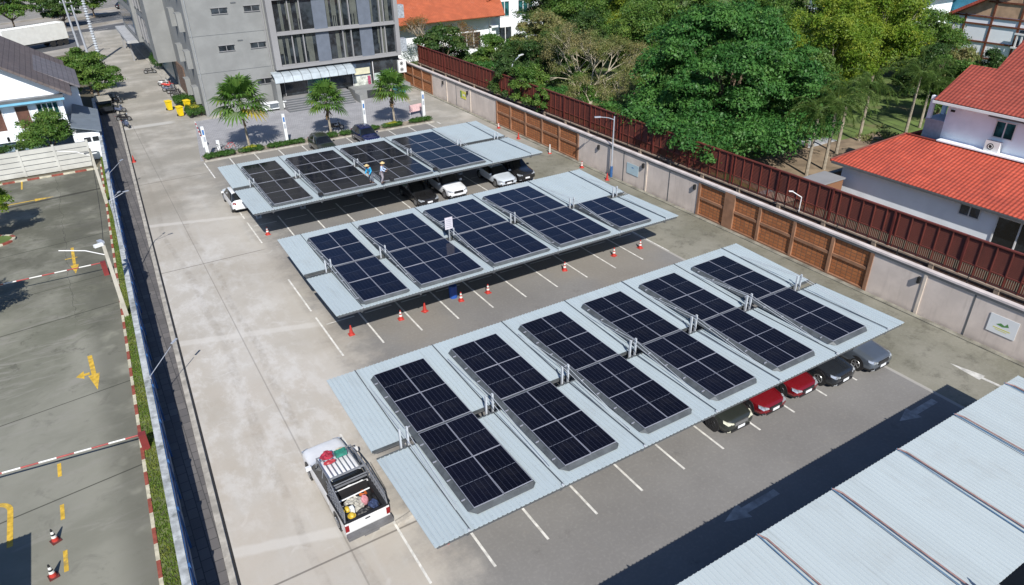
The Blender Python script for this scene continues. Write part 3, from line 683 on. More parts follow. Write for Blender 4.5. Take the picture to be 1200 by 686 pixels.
for i in range(9):
    x0 = 20.9 + i * 1.15; aw.mat(0)
    for (ya_, za_, yb_, zb_) in ((91.55, 4.35, 90.6, 4.22), (90.6, 4.22, 89.9, 3.95), (89.9, 3.95, 89.6, 3.35)):
        aw.add([(x0, ya_, za_), (x0 + 1.08, ya_, za_), (x0 + 1.08, yb_, zb_), (x0, yb_, zb_), (x0, ya_, za_ - .05), (x0 + 1.08, ya_, za_ - .05), (x0 + 1.08, yb_, zb_ - .05), (x0, yb_, zb_ - .05)],
               [(0, 3, 2, 1), (4, 5, 6, 7), (0, 1, 5, 4), (1, 2, 6, 5), (2, 3, 7, 6), (3, 0, 4, 7)])
    aw.mat(1)
    for (ya_, za_, yb_, zb_) in ((91.55, 4.35, 90.6, 4.22), (90.6, 4.22, 89.9, 3.95), (89.9, 3.95, 89.6, 3.35)):
        aw.add([(x0 + 1.08, ya_, za_ + .03), (x0 + 1.15, ya_, za_ + .03), (x0 + 1.15, yb_, zb_ + .03), (x0 + 1.08, yb_, zb_ + .03)], [(0, 3, 2, 1)])
w(aw).build('awning', [mat('awning_sheet', (.36, .41, .44), .4, var=.12), DSTEEL], root)
w(MB().box(20.9, 21.4, 89.7, 91.99, 0, 3.4)).build('side_wall', GREYW, root)
# platform, steps and basement wall
st = MB()
for i in range(6): st.box(21.6, 30.2, 88.1 + i * .36, 91.59, i * .2 + .01, i * .2 + .2)
w(st).build('steps', GREYF, root)
for i in range(6): w(MB().box(21.6, 30.2, 88.06 + i * .36, 88.097 + i * .36, i * .2 + .01, i * .2 + .17)).build('riser', DSTEEL, root)
w(MB().box(30.6, 38.4, 89.0, 91.59, 0, 1.3).box(30.6, 31.0, 87.4, 89.0, 0, 1.0)).build('podium', GREYW, root)
w(MB().box(32.2, 35.4, 88.93, 88.997, .15, 1.1)).build('basement_opening', DARKR, root)
w(MB().box(35.7, 37.6, 88.93, 88.997, .15, 1.1)).build('basement_window', TGLASS, root)
# left flank: overhanging volume, fins, canopy, grille
w(MB().box(10.3, 12.615, 108.2, 112.5, 4.0, 21).box(10.9, 12.615, 112.5, 128, 4, 21).box(10.3, 12.615, 128, 150, 4, 21)).build('overhang', GREYW, root)
for z0 in (4.9, 9.3, 13.7):
    wi = w(MB().box(10.78, 10.89, 113, 127.6, z0, z0 + 3.4)).build('window', BGLASS, root)
    for q in range(5): w(MB().box(10.66, 10.78, 113 + q * 3.6, 113.12 + q * 3.6, z0, z0 + 3.4)).build('mullion', GREYF, wi)
    wi = w(MB().box(10.2, 10.29, 130, 148, z0, z0 + 3.2)).build('window', BGLASS, root)
w(MB().box(12.5, 12.61, 113, 128, .6, 3.9)).build('window', mat('teal_wall_glass', (.10, .20, .25), .3, var=.2), root)
w(MB().box(12.45, 12.61, 103.0, 108.8, .4, 4.0)).build('brown_grille', mat('brown_grille', (.14, .09, .065), .7, var=.5, scale=5), root)
for z0 in (1.4, 5.6, 9.8, 14.0):
    for y in (94.0, 99.5):
        w(MB().box(12.5, 12.61, y, y + 1.3, z0, z0 + 1.7)).build('window', GLASS, root)
        w(MB().box(12.0, 12.61, y - .1, y + 1.5, z0 + 1.72, z0 + 1.85).box(12.0, 12.61, y - .12, y - .02, z0 - .2, z0 + 1.72)).build('window_hood', GREYW, root)
w(MB().box(8.9, 12.4, 133, 152, 3.2, 3.65)).build('entrance_canopy', mat('canopy_pale', (.36, .37, .38), .7, var=.1), root)
for y in (136, 150): w(MB().box(9.3, 9.6, y, y + .3, 0, 3.2)).build('canopy_post', GREYF, root)
w(MB().box(38.3, 39.3, 91.2, 92.2, 5.0, 6.6).box(38.3, 39.3, 91.2, 92.2, 9.2, 10.8)).build('side_balcony', mat('balcony_metal', (.30, .33, .36), .5, var=.3, scale=6), root)
struct('flank_pavement', MB().box(11.2, 12.6, 100, 165, 0, .12), KC)
# AC unit
def ac_unit(label, loc, rz, w_=.95, h=1.25, fans=2):
    r = thing('air_conditioner', label, 'air conditioner', loc, rz)
    MB().box(-w_ / 2, w_ / 2, -.2, .2, 0, h).build('casing', mat('ac_white', (.68, .68, .66), .5, var=.06), r)
    for i in range(fans):
        z = h * (i + .5) / fans; MB().cyl((-.1, -.2, z), (-.1, -.215, z), .24, n=16).build('fan_grille', BLACK, r); 
        MB().torus((-.1, -.22, z), .15, .02, 'Y').build('fan_guard', WSTEEL, r)
    return r
ac_unit('white double-fan air conditioner on the corner of the grey building', (38.05, 90.55, 2.45), 0, 1.1, 1.6)
# small white illuminated box sign on the floor by the steps
r = thing('box_sign', 'small white box sign standing at the foot of the grey wall by the steps', 'sign', (20.3, 90.2, 0)); r.scale = (1.25, 1.3, 1.3)
MB().box(-1.15, 1.15, -.25, .25, .2, .75).build('cabinet', WS, r); MB().box(-.4, .45, -.262, -.251, .3, .68).build('sign_face', mat('sign_face_grey', (.12, .14, .16), .4, var=.3, scale=8), r)
MB().box(-1.25, 1.25, -.35, .35, .75, .82).build('top', WS, r); MB().box(-1.0, -.8, -.2, .2, 0, .2).box(.8, 1.0, -.2, .2, 0, .2).build('leg', DSTEEL, r)

# ---- tiled roofs
def tile_mat(name, c, dark, tw=.3, th=.34):
    t = NT(name); u = t.n('UVMap').outputs[0]; sp = t.n('SeparateXYZ', {0: u}); U, V = sp.outputs[0], sp.outputs[1]
    row = t.math('FRACT', t.math('DIVIDE', V, th)); colf = t.math('FRACT', t.math('ADD', t.math('DIVIDE', U, tw), 50.0))
    g = t.n('NewGeometry').outputs['Position']
    h = t.math('ADD', t.math('MULTIPLY', t.math('SINE', t.math('MULTIPLY', colf, 6.2832)), .35), t.math('SUBTRACT', 1.0, row))
    cc = t.mix(t.step(t.noise(g, .7, 6, .65), .35, .7), sc3(c, .85), sc3(c, 1.12))
    wn_ = t.n('TexWhiteNoise', {'Vector': t.n('CombineXYZ', {0: t.math('FLOOR', t.math('DIVIDE', U, tw)), 1: t.math('FLOOR', t.math('DIVIDE', V, th))}).outputs[0]}, noise_dimensions='3D')
    cc = t.mix(t.math('MULTIPLY', wn_.outputs[0], .28), cc, dark)
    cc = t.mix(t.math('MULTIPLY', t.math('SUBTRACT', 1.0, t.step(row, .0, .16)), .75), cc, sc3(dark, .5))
    cc = t.mix(t.math('MULTIPLY', t.step(t.noise(g, .35, 7, .7, .6), .50, .70), .45), cc, sc3(dark, .8)); cc = t.mix(t.math('MULTIPLY', t.step(t.noise(g, 1.3, 6, .7), .58, .74), .3), cc, (.42, .24, .17))
    t.set(t.b.inputs['Base Color'], cc); t.b.inputs['Roughness'].default_value = .7
    t.bump(h, .9, .06); return t.m
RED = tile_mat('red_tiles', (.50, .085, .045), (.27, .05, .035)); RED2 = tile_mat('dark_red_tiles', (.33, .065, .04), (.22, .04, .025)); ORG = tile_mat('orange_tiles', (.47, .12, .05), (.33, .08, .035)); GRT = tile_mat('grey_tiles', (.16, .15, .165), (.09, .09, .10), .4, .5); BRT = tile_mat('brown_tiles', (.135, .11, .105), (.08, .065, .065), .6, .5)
def roof_plane(name, pts, m, parent, w, th=.14):
    """planar polygon, first edge = eave; uv in metres: u along the eave, v up the slope"""
    P = [Vector(p) for p in pts]; e = (P[1] - P[0]).normalized(); nrm = e.cross(P[2] - P[0]).normalized()
    if nrm.z < 0: P = [P[1], P[0]] + P[:1:-1]; e = (P[1] - P[0]).normalized(); nrm = e.cross(P[2] - P[0]).normalized()
    up = nrm.cross(e)
    n = len(P); o = P[0]
    mb = MB(); lo = [p - nrm * th for p in P]
    mb.add(P + lo, [tuple(range(n)), tuple(range(2 * n - 1, n - 1, -1))] + [(i, i + n, (i + 1) % n + n, (i + 1) % n) for i in range(n)])
    V0 = list(mb.v); w(mb); ob = mb.build(name, m, parent)
    uv = ob.data.uv_layers.new(name='UVMap')
    for l in ob.data.loops:
        p = Vector(V0[l.vertex_index]); uv.data[l.index].uv = ((p - o).dot(e), (p - o).dot(up))
    return ob
WHITE = mat('white_render', (.86, .90, .94), .8, var=.05, scale=.5, dirt=(.72, .77, .82)); LBLUE = mat('pale_blue_trim', (.18, .45, .62), .5, var=.08); BROWN = mat('brown_timber', (.16, .05, .025), .7, var=.25, scale=3)
def window(root, w, axis, c, a, b, z0, z1, glass=GLASS, frame=WSTEEL, n=2, out=-1, fw=.07):
    """axis 'x': plane x=c spanning y a..b ; 'y': plane y=c spanning x a..b ; out = outward sign"""
    def bx(u0, u1, d0, d1, q0, q1):
        d0, d1 = sorted((c + out * d0, c + out * d1))
        return (d0, d1, u0, u1, q0, q1) if axis == 'x' else (u0, u1, d0, d1, q0, q1)
    wi = w(MB().box(*bx(a, b, .004, .03, z0, z1))).build('window', glass, root)
    f = MB()
    for k in range(n + 1):
        u = a + (b - a) * k / n; f.box(*bx(u - fw / 2, u + fw / 2, .031, .09, z0 - fw, z1 + fw))
    f.box(*bx(a, b, .031, .085, z0 - fw, z0)).box(*bx(a, b, .031, .085, z1, z1 + fw))
    w(f).build('window_frame', frame, wi)
    return wi
# ---- right-hand house, low wing and tall wing
root = thing('white_house', 'white house at the right with bright red tiled roofs beside the maroon fence', 'house', (60, 20, 0)); w = Wo(root)
w(MB().box(52.7, 58.3, -12, 33.4, 0, 3.15)).build('wall', WHITE, root)
w(MB().box(58.3, 76, -12, 29.2, 0, 8.45)).build('wall', WHITE, root)
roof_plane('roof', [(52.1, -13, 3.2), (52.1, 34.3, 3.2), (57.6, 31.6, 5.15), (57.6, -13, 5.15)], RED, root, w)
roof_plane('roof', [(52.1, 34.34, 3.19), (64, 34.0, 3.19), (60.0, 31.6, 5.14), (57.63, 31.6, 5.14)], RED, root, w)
w(MB().cyl((52.15, 34.3, 3.25), (57.6, 31.6, 5.2), .09, n=6)).build('hip_cap', RED2, root); w(MB().cyl((57.6, 31.6, 5.2), (57.6, -12, 5.2), .09, n=6)).build('ridge_cap', RED2, root)
w(MB().box(52.02, 52.12, -13, 34.1, 3.0, 3.17)).build('gutter', DSTEEL, root)
w(MB().box(57.5, 58.29, -12, 29.0, 5.24, 5.34)).build('ledge', WHITE, root)
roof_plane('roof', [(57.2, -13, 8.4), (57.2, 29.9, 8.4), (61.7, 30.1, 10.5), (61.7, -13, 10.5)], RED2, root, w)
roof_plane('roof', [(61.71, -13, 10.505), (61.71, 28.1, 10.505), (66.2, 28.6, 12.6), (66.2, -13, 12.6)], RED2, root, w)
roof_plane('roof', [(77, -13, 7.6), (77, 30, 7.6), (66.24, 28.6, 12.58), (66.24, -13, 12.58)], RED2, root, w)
w(MB().box(57.08, 57.18, -13, 29.9, 8.16, 8.34)).build('gutter', WSTEEL, root)
w(MB().box(57.18, 58.29, -12, 29.8, 8.2, 8.3)).build('soffit', WHITE, root)
window(root, w, 'x', 52.7, 22.1, 23.55, 2.05, 2.8, BGLASS, WSTEEL, 2, -1)
window(root, w, 'x', 52.7, 14.7, 20.9, .4, 2.7, GLASS, WSTEEL, 4, -1, .1)
window(root, w, 'x', 58.3, 24.0, 25.4, 6.4, 7.55, TGLASS, WSTEEL, 2, -1)
window(root, w, 'x', 58.3, 16, 18, 6.4, 7.5, TGLASS, WSTEEL, 2, -1)
w(MB().box(58.0, 58.29, 23.2, 26.0, 7.8, 7.88)).build('window_shade', DSTEEL, root)
w(MB().box(58.3, 60.5, 29.2, 30.7, 5.0, 5.25).box(58.3, 58.4, 29.2, 30.7, 5.25, 6.5).box(58.4, 60.5, 30.6, 30.7, 5.25, 6.5).box(58.25, 60.5, 29.2, 30.75, 6.5, 6.62)).build('balcony', mat('balcony_grey', (.34, .36, .40), .6, var=.1, scale=4), root)
w(MB().box(58.3, 58.6, 30.4, 30.7, 6.62, 8.4).box(60.3, 60.6, 30.4, 30.7, 0, 8.4)).build('balcony_post', WHITE, root)
w(MB().box(58.7, 60.3, 29.21, 29.25, 6.7, 8.2)).build('balcony_opening', DARKR, root)
ac_unit('white air conditioner on the ledge above the red tiled roof', (57.98, 25.0, 5.34), R(-90), 1.05, .8, 1)
w(MB().box(58.2, 58.29, 28.6, 28.9, 7.5, 7.65)).build('wall_light', BLACK, root)
# small block of brick with tank beside the low wing
root = thing('garden_shed', 'small grey and brick utility box at the corner of the white house', 'shed', (49.6, 33.4, 0)); w = Wo(root)
w(MB().box(49.0, 51.6, 32.4, 34.2, 0, 2.2)).build('wall', BRICK, root); w(MB().box(48.9, 51.7, 32.3, 34.3, 2.2, 2.32)).build('roof', GREYF, root); w(MB().box(48.97, 48.995, 33.3, 34.1, 1.0, 2.1)).build('panel', GREYF, root)
# garden wall across behind
root = thing('garden_wall', 'low pink garden wall with grey coping running off behind the maroon fence', 'wall', (50, 35.5, 0)); w = Wo(root)
w(MB().box(42.5, 57, 34.9, 35.1, 0, 1.5)).build('wall', mat('pink_wall', (.36, .27, .22), .9, var=.15, dirt=(.2, .17, .13)), root); w(MB().box(42.5, 57, 34.8, 35.2, 1.5, 1.6)).build('coping', GREYF, root)
LAWN = mat('lawn', (.10, .15, .035), .95, var=.35, scale=.4, world=True, dirt=(.15, .135, .06))
struct('lawn', rect(MB(), 42.5, 240, 36, 250, -.02), LAWN)
struct('garden_path', MB().quad((48, 36, .0), (66, 36.5, .0), (73, 43.0, 0), (50, 44.5, 0)), mat('bare_garden_soil', (.22, .165, .11), .95, var=.35, scale=.5, world=True, dirt=(.13, .11, .07)))
struct('garden_terrace', MB().box(62, 66.5, 43.5, 46.0, -.02, .04), mat('terrace_pale', (.36, .37, .38), .8, var=.2))
# ---- orange-roofed house behind the trees at top
root = thing('orange_roof_house', 'white villa with an orange tiled roof half hidden behind trees at the top', 'house', (58, 112, 0)); w = Wo(root)
w(MB().box(44, 63, 108, 122, 0, 6.6)).build('wall', WHITE, root)
roof_plane('roof', [(42, 105.5, 6.0), (63.4, 105.5, 6.0), (66.5, 114.5, 11.2), (42, 114.5, 11.2)], ORG, root, w)
roof_plane('roof', [(66.5, 123.5, 6.0), (42, 123.5, 6.0), (42, 114.53, 11.18), (66.5, 114.53, 11.18)], ORG, root, w)
w(MB().box(63, 74, 109.5, 120, 0, 8.2)).build('wall', WHITE, root)
roof_plane('roof', [(75.5, 108.5, 8.0), (75.5, 121, 8.0), (68.5, 121, 12.2), (68.5, 108.5, 12.2)], ORG, root, w); roof_plane('roof', [(61.8, 121, 8.0), (61.8, 108.5, 8.0), (68.47, 108.5, 12.2), (68.47, 121, 12.2)], ORG, root, w)
w(MB().add([(63, 109.5, 8.2), (74, 109.5, 8.2), (68.5, 109.5, 11.9), (63, 109.7, 8.2), (74, 109.7, 8.2), (68.5, 109.7, 11.9)], [(0, 1, 2), (5, 4, 3), (0, 3, 4, 1), (1, 4, 5, 2), (2, 5, 3, 0)])).build('gable', WHITE, root)
window(root, w, 'y', 109.5, 63.8, 66.6, 5.2, 7.5, TGLASS, WSTEEL, 3, -1, .12); window(root, w, 'y', 109.5, 68.4, 71.4, 5.2, 7.5, TGLASS, WSTEEL, 3, -1, .12)
window(root, w, 'y', 109.5, 64.5, 67, 1.0, 3.4, GLASS, WSTEEL, 2, -1, .12); window(root, w, 'y', 108, 56, 60, 1.0, 3.4, GLASS, WSTEEL, 3, -1, .12)
w(MB().box(61.5, 63.1, 107.3, 109.49, 3.9, 4.2).box(61.5, 61.8, 107.3, 107.6, 0, 6.0)).build('porch', WHITE, root)
w(MB().box(74.1, 75.0, 110, 111, 0, 9.5)).build('brick_chimney', mat('brick_red_plain', (.34, .12, .06), .85, var=.2, scale=3), root)
# ---- half-timbered house top right
root = thing('timbered_house', 'half-timbered white house with a brown gable in the top right corner', 'house', (112, 44, 0), 0); w = Wo(root)
ang = math.atan2(47.4 - 67.8, 108.96 - 128.35)
U = Vector((0, -1, 0)); Nn = Vector((-1, 0, 0))   # U runs left to right in the photo, Nn faces the camera
O = Vector((107, 56.2, 0))
def gp(u, n, z): return tuple(O + U * u + Nn * n + Vector((0, 0, z)))
def gbox(mb, u0, u1, n0, n1, z0, z1):
    return mb.add([gp(u0, n0, z0), gp(u1, n0, z0), gp(u1, n1, z0), gp(u0, n1, z0), gp(u0, n0, z1), gp(u1, n0, z1), gp(u1, n1, z1), gp(u0, n1, z1)], [(0, 3, 2, 1), (4, 5, 6, 7), (0, 1, 5, 4), (1, 2, 6, 5), (2, 3, 7, 6), (3, 0, 4, 7)])
w(gbox(MB(), 0, 26, -12, 0, 0, 8)).build('wall', WHITE, root)
w(MB().add([gp(-.5, .02, 8), gp(26.5, .02, 8), gp(13, .02, 15), gp(-.5, -.3, 8), gp(26.5, -.3, 8), gp(13, -.3, 15)], [(0, 1, 2), (5, 4, 3), (0, 3, 4, 1), (1, 4, 5, 2), (2, 5, 3, 0)])).build('gable', mat('gable_tan', (.46, .31, .20), .8, var=.2, scale=1), root)
for u_ in (1.5, 5, 8.5, 12, 15.5, 19, 22.5): w(gbox(MB(), u_ - .13, u_ + .13, .02, .12, 0, 8)).build('timber_post', BROWN, root)
for z in (2.6, 4.6, 6.8, 7.75): w(gbox(MB(), 0, 26, .03, .14, z, z + .2)).build('timber_beam', BROWN, root)
for u_ in (5, 8.5, 12, 15.5, 19): w(gbox(MB(), u_ - .12, u_ + .12, .04, .14, 8.1, 8.1 + min(u_, 26 - u_) * .5)).build('gable_timber', BROWN, root)
w(gbox(MB(), 4, 22, .05, .15, 9.7, 9.9)).build('gable_timber', BROWN, root)
for u_ in (8.8, 15.8): w(gbox(MB(), u_, u_ + 2.9, .02, .1, 4.9, 6.7)).build('window', BGLASS, root)
rl = MB()
for k in range(12): gbox(rl, 8.8 + k * .6, 9.0 + k * .6, .5, .6, 4.7, 6.2)
gbox(rl, 8.5, 16, .45, .65, 6.2, 6.4); gbox(rl, 8.5, 16, .1, .65, 4.5, 4.7); w(rl).build('balcony_rail', WSTEEL, root)
def rpt(a): return [gp(*q) for q in a]
roof_plane('roof', rpt([(-1.6, 1.2, 7.4), (-1.6, -12, 7.4), (13, -12, 15.4), (13, 1.2, 15.4)]), RED2, root, w, .35); roof_plane('roof', rpt([(27.6, 1.2, 7.4), (27.6, -12, 7.4), (13.05, -12, 15.38), (13.05, 1.2, 15.38)]), RED2, root, w, .35)
# ---- white balconied building beyond
root = thing('balcony_house', 'white balustraded building with a brown lean-to roof at the top edge', 'house', (135, 82, 0)); w = Wo(root)
w(MB().box(128, 150, 80, 96, 0, 7)).build('wall', WHITE, root)
for z in (2.2, 5.2):
    b_ = MB().box(126.4, 128, 79, 96, z, z + .3)
    for k in range(26): b_.box(126.5, 126.62, 79.2 + k * .62, 79.45 + k * .62, z + .3, z + 1.2)
    b_.box(126.45, 126.7, 79, 96, z + 1.2, z + 1.35); w(b_).build('balustrade', WHITE, root)
    for k in range(5): w(MB().box(127.9, 127.99, 80.5 + k * 3, 82.3 + k * 3, z + .4, z + 2.2)).build('window', GLASS, root)
w(MB().box(128.2, 150, 78.2, 79.99, 5.5, 8.4)).build('side_wing', mat('magenta_wall', (.40, .03, .13), .6, var=.3, scale=.6), root)
w(MB().box(150.5, 156, 72, 90, 0, 8)).build('blue_wing', mat('blue_wall', (.04, .22, .35), .6, var=.1), root)
roof_plane('lean_to_roof', [(117, 72, 3.6), (117, 80, 3.6), (125, 80, 5.2), (125, 72, 5.2)], mat('brown_plain_roof', (.22, .09, .055), .8, var=.2), root, w)
w(MB().box(118, 125, 72.5, 79.5, 0, 3.7)).build('lean_to_wall', mat('salmon_wall', (.5, .33, .24), .8), root)
# ---- white house left
root = thing('white_villa', 'white two-storey villa with brown gable roof and pale blue trim at the left edge', 'house', (-8, 92, 0)); w = Wo(root)
w(MB().box(-22, -1.65, 86, 104, 0, 6.3)).build('wall', WHITE, root)
w(MB().add([(-22, 86, 6.3), (-1.65, 86, 6.3), (-11.5, 86, 12.6), (-22, 86.3, 6.3), (-1.65, 86.3, 6.3), (-11.5, 86.3, 12.6)], [(0, 1, 2), (5, 4, 3), (0, 3, 4, 1), (1, 4, 5, 2), (2, 5, 3, 0)])).build('gable', WHITE, root)
roof_plane('roof', [(-.55, 85.0, 6.0), (-.55, 105.5, 6.0), (-11.5, 105.5, 12.95), (-11.5, 85.0, 12.95)], BRT, root, w, .25)
roof_plane('roof', [(-23.6, 105.5, 6.0), (-23.6, 85.0, 6.0), (-11.55, 85.0, 12.93), (-11.55, 105.5, 12.93)], BRT, root, w, .25)
roof_plane('side_roof', [(.4, 90.5, 5.6), (.4, 101, 5.6), (-5.8, 101, 9.2), (-5.8, 90.5, 9.2)], GRT, root, w, .2)
w(MB().box(-1.64, .1, 92, 100, 0, 5.4)).build('side_wall', WHITE, root)
w(MB().box(-22, -1.4, 85.2, 86, 5.72, 5.98)).build('awning_strip', DSTEEL, root)
w(MB().box(-22, -1.35, 85.1, 85.99, 5.50, 5.70)).build('blue_trim', LBLUE, root)
w(MB().box(-22, -1.6, 85.2, 85.99, 2.0, 2.7)).build('balcony_band', WHITE, root)
window(root, w, 'y', 86, -4.0, -2.1, 3.5, 5.2, TGLASS, WSTEEL, 4, -1, .1); window(root, w, 'y', 86, -5.9, -4.7, 3.0, 5.2, mat('brown_shutter', (.10, .045, .03), .6, var=.3), WSTEEL, 1, -1, .08); window(root, w, 'y', 86, -8.2, -7.0, 3.0, 5.2, mat('brown_shutter', (.10, .045, .03), .6), WSTEEL, 1, -1, .08)
for x in (-5.4, -4.1, -7.3, -2.8): w(MB().box(x, x + .22, 85.16, 85.197, 2.1, 2.55)).build('vent', GLASS, root)
w(MB().box(-22, -1.7, 85.5, 85.99, 0, 1.95)).build('ground_floor', mat('blue_grey_wall', (.20, .28, .36), .8, var=.1), root)  # ground floor in an even blue-grey
roof_plane('annex_roof', [(-1.55, 81.2, 3.6), (1.0, 81.2, 2.85), (1.35, 91.0, 2.85), (-.9, 91.9, 3.6)][::1], mat('grey_sheet_roof', (.16, .19, .22), .6, var=.1), root, w, .1)
w(MB().box(-1.6, .75, 81.5, 90, 0, 2.75)).build('annex_wall', WHITE, root)
w(MB().box(-.75, -.15, 81.44, 81.497, 1.85, 2.3)).build('window', GLASS, root); w(MB().box(.0, .55, 81.44, 81.497, 1.85, 2.3)).build('window', GLASS, root)
# ---------------------------------------------------------------- highway at the back
ASPH = mat('highway_asphalt', (.085, .088, .095), .9, var=.2, scale=.15, world=True); PAVC = mat('pale_road_concrete', (.30, .28, .25), .9, var=.2, scale=.2, world=True)
Ud = Vector((.84, .54, 0)).normalized() if False else None
def road(name, y0, y1, m, z=-.03, slope=.62, x0=-90, x1=90):
    return struct(name, MB().quad((x0, y0 + slope * x0, z), (x1, y0 + slope * x1, z), (x1, y1 + slope * x1, z), (x0, y1 + slope * x1 * 0 + slope * x0, z)), m)
road('verge', 150, 320, PAVC, -.045); road('frontage_road', 157, 178, ASPH, -.035); road('highway', 181.5, 194, ASPH, -.035); road('far_carriageway', 210, 228, mat('old_road', (.20, .19, .17), .9, var=.2, scale=.1, world=True), -.035)
mb = MB()
for y in (186.2, 189.4, 216, 222, 168, 173):
    for k in range(30): xa = -90 + k * 6.; mb.quad((xa, y + .62 * xa, -.025), (xa + 3, y + .62 * (xa + 3), -.025), (xa + 3, y + .18 + .62 * (xa + 3), -.025), (xa, y + .18 + .62 * xa, -.025))
struct('lane_marks', mb, WL)
mb = MB()
for (y, hgt) in ((180.6, .2), (181.9, .2), (194.2, .5), (206, .25)):
    mb.add([(-90, y - 55.8, -.04), (90, y + 55.8, -.04), (90, y + 56.2, -.04), (-90, y - 55.4, -.04), (-90, y - 55.8, hgt), (90, y + 55.8, hgt), (90, y + 56.2, hgt), (-90, y - 55.4, hgt)], [(4, 5, 6, 7), (0, 1, 5, 4), (2, 3, 7, 6)])
struct('road_kerb', mb, PAVC)
# ---------------------------------------------------------------- vehicles
def paint(name, col, rough=.25, metal=.0):
    return mat(name, col, rough, metal, var=.04, scale=2, coat=.8, spec=.5)
TYRE = mat('tyre_rubber', (.018, .018, .018), .8, var=.2); RIM = mat('alloy_rim', (.45, .46, .47), .3, .8, var=.05); RIMD = mat('dark_rim', (.05, .05, .055), .35, .6, var=.1)
CGLASS = glass_mat('car_glass', (.012, .014, .016), .04); LAMP = mat('headlight_lens', (.48, .52, .56), .08, .5, var=.45, scale=9); TAIL = mat('tail_light_red', (.22, .008, .01), .15, var=.05)
BTRIM = mat('black_plastic', (.02, .02, .022), .5, var=.1); PLATE = mat('number_plate', (.72, .74, .76), .5, var=.04); CHROME = mat('chrome', (.6, .62, .64), .12, .9, var=.03)
SUV = dict(L=4.6, st=[(0, .38, .78, .64, .78, .66), (.03, .26, .88, .76, .90, .74), (.10, .22, .90, .88, .96, .78), (.27, .22, .92, .98, 1.06, .80), (.40, .22, .92, 1.0, 1.58, .63), (.60, .22, .92, 1.02, 1.68, .66), (.83, .22, .92, 1.05, 1.62, .62), (.955, .26, .89, 1.02, 1.14, .74), (1.0, .40, .80, .9, 1.0, .68)], wr=.36)
SEDAN = dict(L=4.5, st=[(0, .34, .76, .55, .66, .62), (.03, .22, .85, .64, .76, .70), (.10, .18, .88, .74, .84, .74), (.29, .18, .90, .86, .95, .76), (.44, .18, .90, .90, 1.40, .60), (.58, .18, .90, .92, 1.46, .62), (.76, .18, .90, .94, 1.38, .58), (.90, .20, .88, .94, 1.04, .68), (1.0, .38, .78, .80, .96, .64)], wr=.33)
def loft(st, L, y0=0.0):
    mb = MB(); rings = []
    for (s, zb, hw, zbelt, zt, hwt) in st:
        y = y0 - L / 2 + s * L
        half = [(0, zb), (hw * .9, zb), (hw, zb + .16), (hw * 1.01, (zb + zbelt) / 2 + .08), (hw * .965, zbelt), (hwt, zt - .05), (hwt * .82, zt), (0, zt + .02)]
        ring = [(x, y, z) for x, z in half] + [(-x, y, z) for x, z in half[-2:0:-1]]
        rings.append(ring)
    n = len(rings[0]); V = [p for r in rings for p in r]
    mb.v = V; N = len(rings)
    tall = [q[4] - q[3] > .3 for q in st]
    for i in range(N - 1):
        for j in range(n):
            k = (j + 1) % n; m_ = 0; jj = j if j < 7 else n - 1 - j     # strip index on the half
            if jj in (0,): m_ = 2
            if jj == 1: m_ = 2
            ws = tall[i] != tall[i + 1]
            if jj == 4 and tall[i] and tall[i + 1]: m_ = 1
            if jj in (5, 6) and ws: m_ = 1
            if jj == 4 and ws: m_ = 1 if True else 0
            mb.f.append((i * n + j, i * n + k, (i + 1) * n + k, (i + 1) * n + j)); mb.mi.append(m_)
    mb.f.append(tuple(range(n - 1, -1, -1))); mb.mi.append(0); mb.f.append(tuple((N - 1) * n + q for q in range(n))); mb.mi.append(0)
    return mb
def crease(o, c):
    a = o.data.attributes.new('crease_edge', 'FLOAT', 'EDGE'); a.data.foreach_set('value', [c] * len(o.data.edges))
def wheel(root, x, y, r, sgn, rim=RIM):
    t = MB().torus((0, 0, 0), r - .08, .085, 'X', 20, 8); t.cyl((-.09, 0, 0), (.09, 0, 0), r - .05, n=16)
    wl = t.build('wheel', TYRE, root, smooth=False, loc=(x, y, r))
    rm = MB(); rm.torus((sgn * .085, 0, 0), r * .62, .02, 'X', 18, 5); rm.cyl((sgn * .06, 0, 0), (sgn * .10, 0, 0), .055, n=8)
    for k in range(5):
        a = k * 2 * math.pi / 5; rm.obox((sgn * .09, math.cos(a) * r * .33, math.sin(a) * r * .33), (.03, r * .62, .05), rx=a)
    rm.build('rim', rim, wl)
